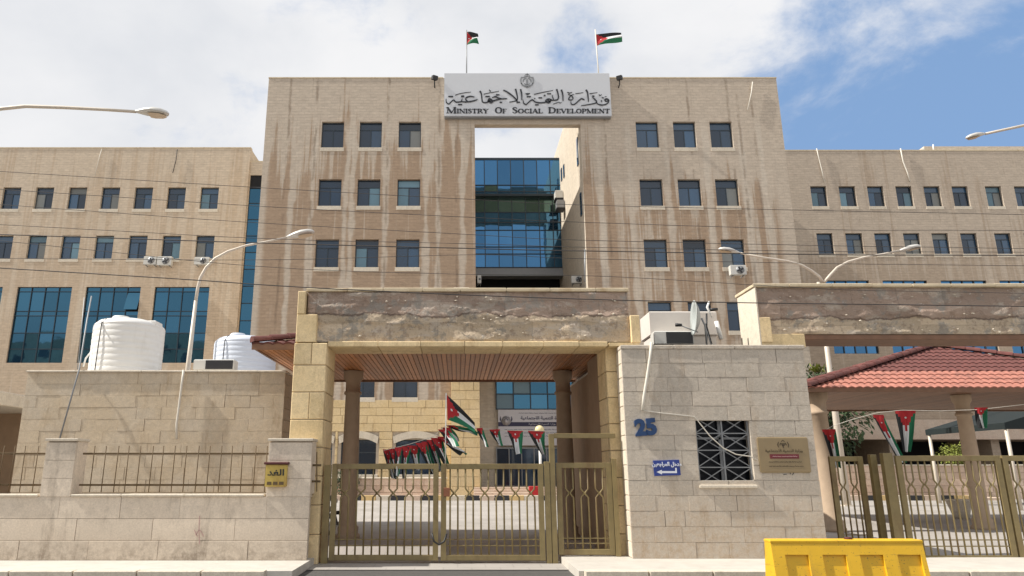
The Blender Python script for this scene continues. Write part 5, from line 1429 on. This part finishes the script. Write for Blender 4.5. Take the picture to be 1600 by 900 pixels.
bunting('tangled string of small flags drooping from the flag stick to the left gate leaf',
        [(599, 704), (640, 694), (678, 682), (692, 668), (699, 664)],
        [(604, 702, 604, 757, 12), (612, 701, 622, 748, 11), (622, 699, 630, 742, 11), (633, 697, 630, 745, 11), (642, 696, 645, 735, 13), (655, 692, 668, 738, 12), (664, 690, 674, 742, 11), (672, 687, 684, 735, 11), (680, 684, 700, 722, 14), (686, 682, 719, 714, 12), (690, 671, 716, 702, 12), (694, 668, 724, 693, 12), (702, 665, 735, 680, 11)], 14.3, seed=2)
bunting('string of small flags hanging in a row from the flag stick to the wicket frame',
        [(699, 664), (747, 669), (780, 672), (830, 673), (862, 674)],
        [(749, 669, 762, 699, 9), (773, 671, 781, 700, 17), (801, 672, 803, 704, 18), (834, 673, 845, 702, 19)], 14.3, seed=4)
bunting('string of long flags between the guard house column and the right gate pavilion',
        [(1286, 674), (1300, 666), (1330, 656), (1370, 645), (1408, 641), (1470, 642), (1530, 640), (1600, 632)],
        [(1292, 671, 1308, 728, 16), (1371, 648, 1394, 712, 15), (1411, 642, 1416, 694, 26), (1529, 637, 1531, 662, 14)], 15.6, seed=6)

# ------------------------------------------------------------------ courtyard furniture
kb = thing('kerb', 'painted kerb along the far side of the courtyard in black, yellow and pale blocks', 'kerb', (0, 36, .3))
ci = 0
for k in range(48):
    x = -9+k*.72
    if -9 < x < 27: inst('kerb_stone', block_mesh(.70, .26, .2), kb, (x, 36.2, yz(36)-.02), mat=['kerb_black', 'kerb_yellow', 'pale_stone', 'kerb_black', 'pink_stone'][k % 5])
pw = thing('planter_wall', 'low pink stone planter wall in front of the arched windows', 'wall', (-4, 38, .3))
MB().box(-11, -.6, 38.05, 39.6, .3, 1.25).build('core', 'mortar', pw); courses(pw, -11, -.6, .3, 1.3, 38.0, .33, .9, 1.5, 'pink_stone', depth=.06, gap=.012)
slabs(pw, -11.05, -.55, 37.95, 39.7, 1.3, 1.37, 1.5, 'pale_stone')
pw = thing('planter_wall', 'low pink stone planter wall behind the right gate', 'wall', (24, 38, .3))
MB().box(17.5, 40, 38.05, 39.6, .3, 1.9).build('core', 'mortar', pw); courses(pw, 17.5, 32, .3, 1.95, 38.0, .33, .9, 1.5, 'pink_stone', depth=.06, gap=.012)
slabs(pw, 17.4, 40, 37.95, 39.7, 1.95, 2.02, 1.6, 'pale_stone')
MB().box(-9, 27, 36.4, 38, .26, .42).build('footpath', 'pink_stone')['kind'] = 'structure'
for (u, v, Yg, lab) in ((843, 672, 37, 'white post lamp with a cream globe in front of the entrance banner'), (908, 664, 38, 'white post lamp with a cream globe beside the right entrance wall')):
    top = W(u, v, Yg); t = thing('globe_lamp', lab, 'lamp', (top.x, Yg, .3), 'globe lamps by the entrance')
    MB().tube([(top.x, Yg, .3), (top.x, Yg, top.z-.15)], .07, 10).build('post', 'white_paint', t)
    MB().ico(tuple(top), .24, sub=3).build('globe', 'globe_cream', t)
    MB().lathe((top.x, Yg, top.z-.30), [(.09, 0), (.15, .06), (.15, .1)], 14).build('collar', 'grey_metal', t)


def leafy(name, lab, c, r, hgt, n, mat, cat='bush', trunk=True, leaf=.16, seed=0):
    rr = random.Random(seed); t = thing(name, lab, cat, tuple(c)); b = MB(); c = Vector(c)
    blobs = [(c+Vector((rr.uniform(-.6, .6)*r, rr.uniform(-.6, .6)*r, hgt*rr.uniform(.35, .9))), r*rr.uniform(.35, .6)) for _ in range(12)]
    for k in range(n):
        bc, br_ = rr.choice(blobs); d = Vector((rr.gauss(0, 1), rr.gauss(0, 1), rr.gauss(0, .8))).normalized()
        p0 = bc+d*br_*rr.uniform(.6, 1.05); l = (d+Vector((rr.uniform(-.7, .7), rr.uniform(-.7, .7), rr.uniform(-.9, .3)))).normalized()*leaf*rr.uniform(.7, 1.5); s = basis(l)[0]*leaf*.28
        b.add([p0, p0+l*.5+s, p0+l, p0+l*.5-s], [(0, 1, 2, 3)])
    b.build('crown', mat, t, kind='stuff')
    if trunk:
        m = MB().tube([c, c+Vector((0, 0, hgt*.4)), c+Vector((.05, 0, hgt*.75))], [.10*hgt/3, .07*hgt/3, .03*hgt/3], 8)
        for bc, br_ in blobs[:6]: m.tube([c+Vector((0, 0, hgt*.35)), (c+bc)/2+Vector((0, 0, hgt*.2)), bc], [.045, .03, .012], 5)
        m.build('trunk', 'trunk', t)
    return t


leafy('shade_tree', 'dark green tree behind the pale lamp pole right of the guard house', W(1303, 745, 37.9)+Vector((0, 1.0, 0)), 2.6, 5.4, 5200, 'foliage_dark', 'tree', leaf=.26, seed=1)
leafy('planter_bush', 'small yellow-green bush in the right planter', Vector((W(1495, 750, 38.6).x, 38.6, 1.95)), .9, .9, 900, 'foliage_pale', leaf=.14, seed=2, trunk=False)
leafy('planter_bush', 'dark shrub beside the globe lamp near the right entrance wall', Vector((W(890, 770, 38.6).x, 38.6, .4)), .8, 2.4, 1500, 'foliage_dark', leaf=.16, seed=3)
leafy('planter_bush', 'small bush at the foot of the left pavilion column', Vector((W(540, 775, 37.6).x, 37.6, .4)), .7, 1.2, 800, 'foliage_dark', leaf=.14, seed=4, trunk=False)
pt = MB().lathe((W(1503, 812, 25).x, 25, yz(25)), [(.22, 0), (.30, .3), (.38, .55), (.42, .6), (.36, .62)], 20).build('plant_pot', 'pale_stone'); tag(pt, 'round pale stone pot in the courtyard behind the right gate', 'pot')
cp = thing('shade_canopy', 'dark green fabric shade canopy at the right edge of the courtyard', 'canopy', (24, 30, .3))
MB().add([(21.8, 29, 3.55), (27, 29, 5.0), (27, 34, 5.0), (21.8, 34, 3.55), (21.8, 29, 3.3), (27, 29, 3.3), (27, 34, 3.3), (21.8, 34, 3.3)], [(0, 1, 2, 3), (0, 4, 5, 1), (0, 3, 7, 4)]).build('fabric', 'shade_net', cp)
for x_, y_ in ((21.9, 29.1), (21.9, 33.9), (26.8, 29.1), (26.8, 33.9)): MB().tube([(x_, y_, .2), (x_, y_, 3.5)], .07, 10).build('post', 'pole_paint', cp)
# a motorcycle parked by the left column
mt = thing('motorcycle', 'dark parked motorcycle beside the left pavilion column', 'motorcycle', (-3.3, 19.4, 0), None)
mx, my = -3.75, 19.6
for q, dx in enumerate((-.62, .62)):
    b = MB(); vs = []; n = 24; r = .30
    b.tube([(mx+dx+r*math.cos(2*math.pi*k/n), my, .32+r*math.sin(2*math.pi*k/n)) for k in range(n+1)], .05, 8, cap=False); wh = b.build('wheel', 'black_plastic', mt)
    b = MB()
    for k in range(6): an = k*math.pi/3; b.tube([(mx+dx, my, .32), (mx+dx+.26*math.cos(an), my, .32+.26*math.sin(an))], .012, 5)
    b.build('spokes', 'galvanised', wh)
MB().tube([(mx-.62, my, .32), (mx-.2, my, .45), (mx+.25, my, .40), (mx+.55, my, .95)], .035, 8).tube([(mx+.62, my, .32), (mx+.42, my, 1.0)], .03, 8).build('frame', 'grey_metal', mt)
MB().ico((mx+.08, my, .82), .2, 1.5, .75, .7, sub=3).build('fuel_tank', 'black_plastic', mt)
MB().ico((mx-.38, my, .80), .2, 1.9, .7, .32, sub=3).build('seat', 'black_plastic', mt)
MB().cbox(mx-.18, mx+.18, my-.14, my+.14, .28, .6, .04).build('engine', 'grey_metal', mt)
MB().tube([(mx+.38, my-.34, 1.08), (mx+.42, my-.1, 1.02), (mx+.42, my+.1, 1.02), (mx+.38, my+.34, 1.08)], .018, 6).build('handlebar', 'black_plastic', mt)
MB().ico((mx+.52, my, .92), .09, sub=2).build('headlight', 'galvanised', mt)
MB().tube([(mx-.1, my-.1, .3), (mx-.7, my-.16, .34)], .04, 8).build('exhaust', 'galvanised', mt)
bx_ = MB().cbox(W(836, 778, 37).x-.25, W(836, 778, 37).x+.25, 37.2, 37.6, .42, .95, .02).build('red_box', 'flag_red'); tag(bx_, 'small red box on the steps left of the entrance lamp post', 'box')

# ------------------------------------------------------------------ yellow plastic barrier
yb = thing('road_barrier', 'yellow plastic jersey barrier with recessed pockets at the right foreground', 'barrier', (5.2, 9.8, 0))
ax0, ax1 = 4.04, 6.00; D0 = 9.62


def prof_pt(z):  # half depth of the barrier at height z
    return .27 if z < .10 else (.27-(z-.10)/.16*.09 if z < .26 else .18-(z-.26)/.54*.09)


b = MB(); zs = [0, .10, .26, .62, .745, .78]
for side in (-1, 1):
    segs = [ax0]; pk = []
    wds = .20
    for k in range(4): pk.append((ax0+.16+k*.48, ax0+.16+k*.48+.30))
    xs = sorted([ax0, ax1]+[x for q in pk for x in q])
    for i in range(len(xs)-1):
        a, c = xs[i], xs[i+1]; isp = any(abs(a-q[0]) < 1e-6 for q in pk)
        for j_ in range(len(zs)-1):
            za, zc = zs[j_], zs[j_+1]; d = .035 if isp and za >= .10 and zc <= .63 else 0
            ya, yc = 9.87+side*(prof_pt(za)-d), 9.87+side*(prof_pt(zc)-d)
            b.add([(a, ya, za), (c, ya, za), (c, yc, zc), (a, yc, zc)], [(0, 1, 2, 3)])
    for a, c in pk:   # pocket walls
        for x_ in (a, c):
            b.add([(x_, 9.87+side*prof_pt(.10), .10), (x_, 9.87+side*prof_pt(.26), .26), (x_, 9.87+side*prof_pt(.62), .62), (x_, 9.87+side*(prof_pt(.62)-.035), .62), (x_, 9.87+side*(prof_pt(.26)-.035), .26), (x_, 9.87+side*(prof_pt(.10)-.035), .10)], [(0, 1, 2, 3, 4, 5)])
        for z_ in (.10, .62): b.add([(a, 9.87+side*prof_pt(z_), z_), (c, 9.87+side*prof_pt(z_), z_), (c, 9.87+side*(prof_pt(z_)-.035), z_), (a, 9.87+side*(prof_pt(z_)-.035), z_)], [(0, 1, 2, 3)])
b.add([(ax0, 9.87-prof_pt(.78), .78), (ax1, 9.87-prof_pt(.78), .78), (ax1, 9.87+prof_pt(.78), .78), (ax0, 9.87+prof_pt(.78), .78)], [(0, 1, 2, 3)])
for x_ in (ax0, ax1):
    ring = [(x_, 9.87-prof_pt(z), z) for z in zs]+[(x_, 9.87+prof_pt(z), z) for z in zs[::-1]]; b.add(ring, [tuple(range(12))])
b.build('shell', 'yellow_plastic', yb)
MB().cbox(ax0-.004, ax1+.004, 9.87-.105, 9.87+.105, .755, .80, .012).build('top_lip', 'yellow_plastic', yb)
MB().lathe((5.1, 9.87, .80), [(.05, 0), (.05, .02), (.03, .025)], 14).build('filler_cap', 'postbox_rust', yb)

# ------------------------------------------------------------------ building across the street (seen mirrored in the glass)
ob = thing('apartment_block', 'plain tall apartment block across the street, mirrored in the glass bays', 'building', (-60, -22, 0))
MB().box(-88, -36, -36, -22, 0, 25).build('wall', 'side_stone', ob)
me = MB().box(0, 1.6, -21.98, -21.9, 0, 1.7).mesh('window', 'window_glass')
for i in range(12):
    for j_ in range(6): inst('window', me, ob, (-86+i*4.2, 0, 2+j_*3.8))
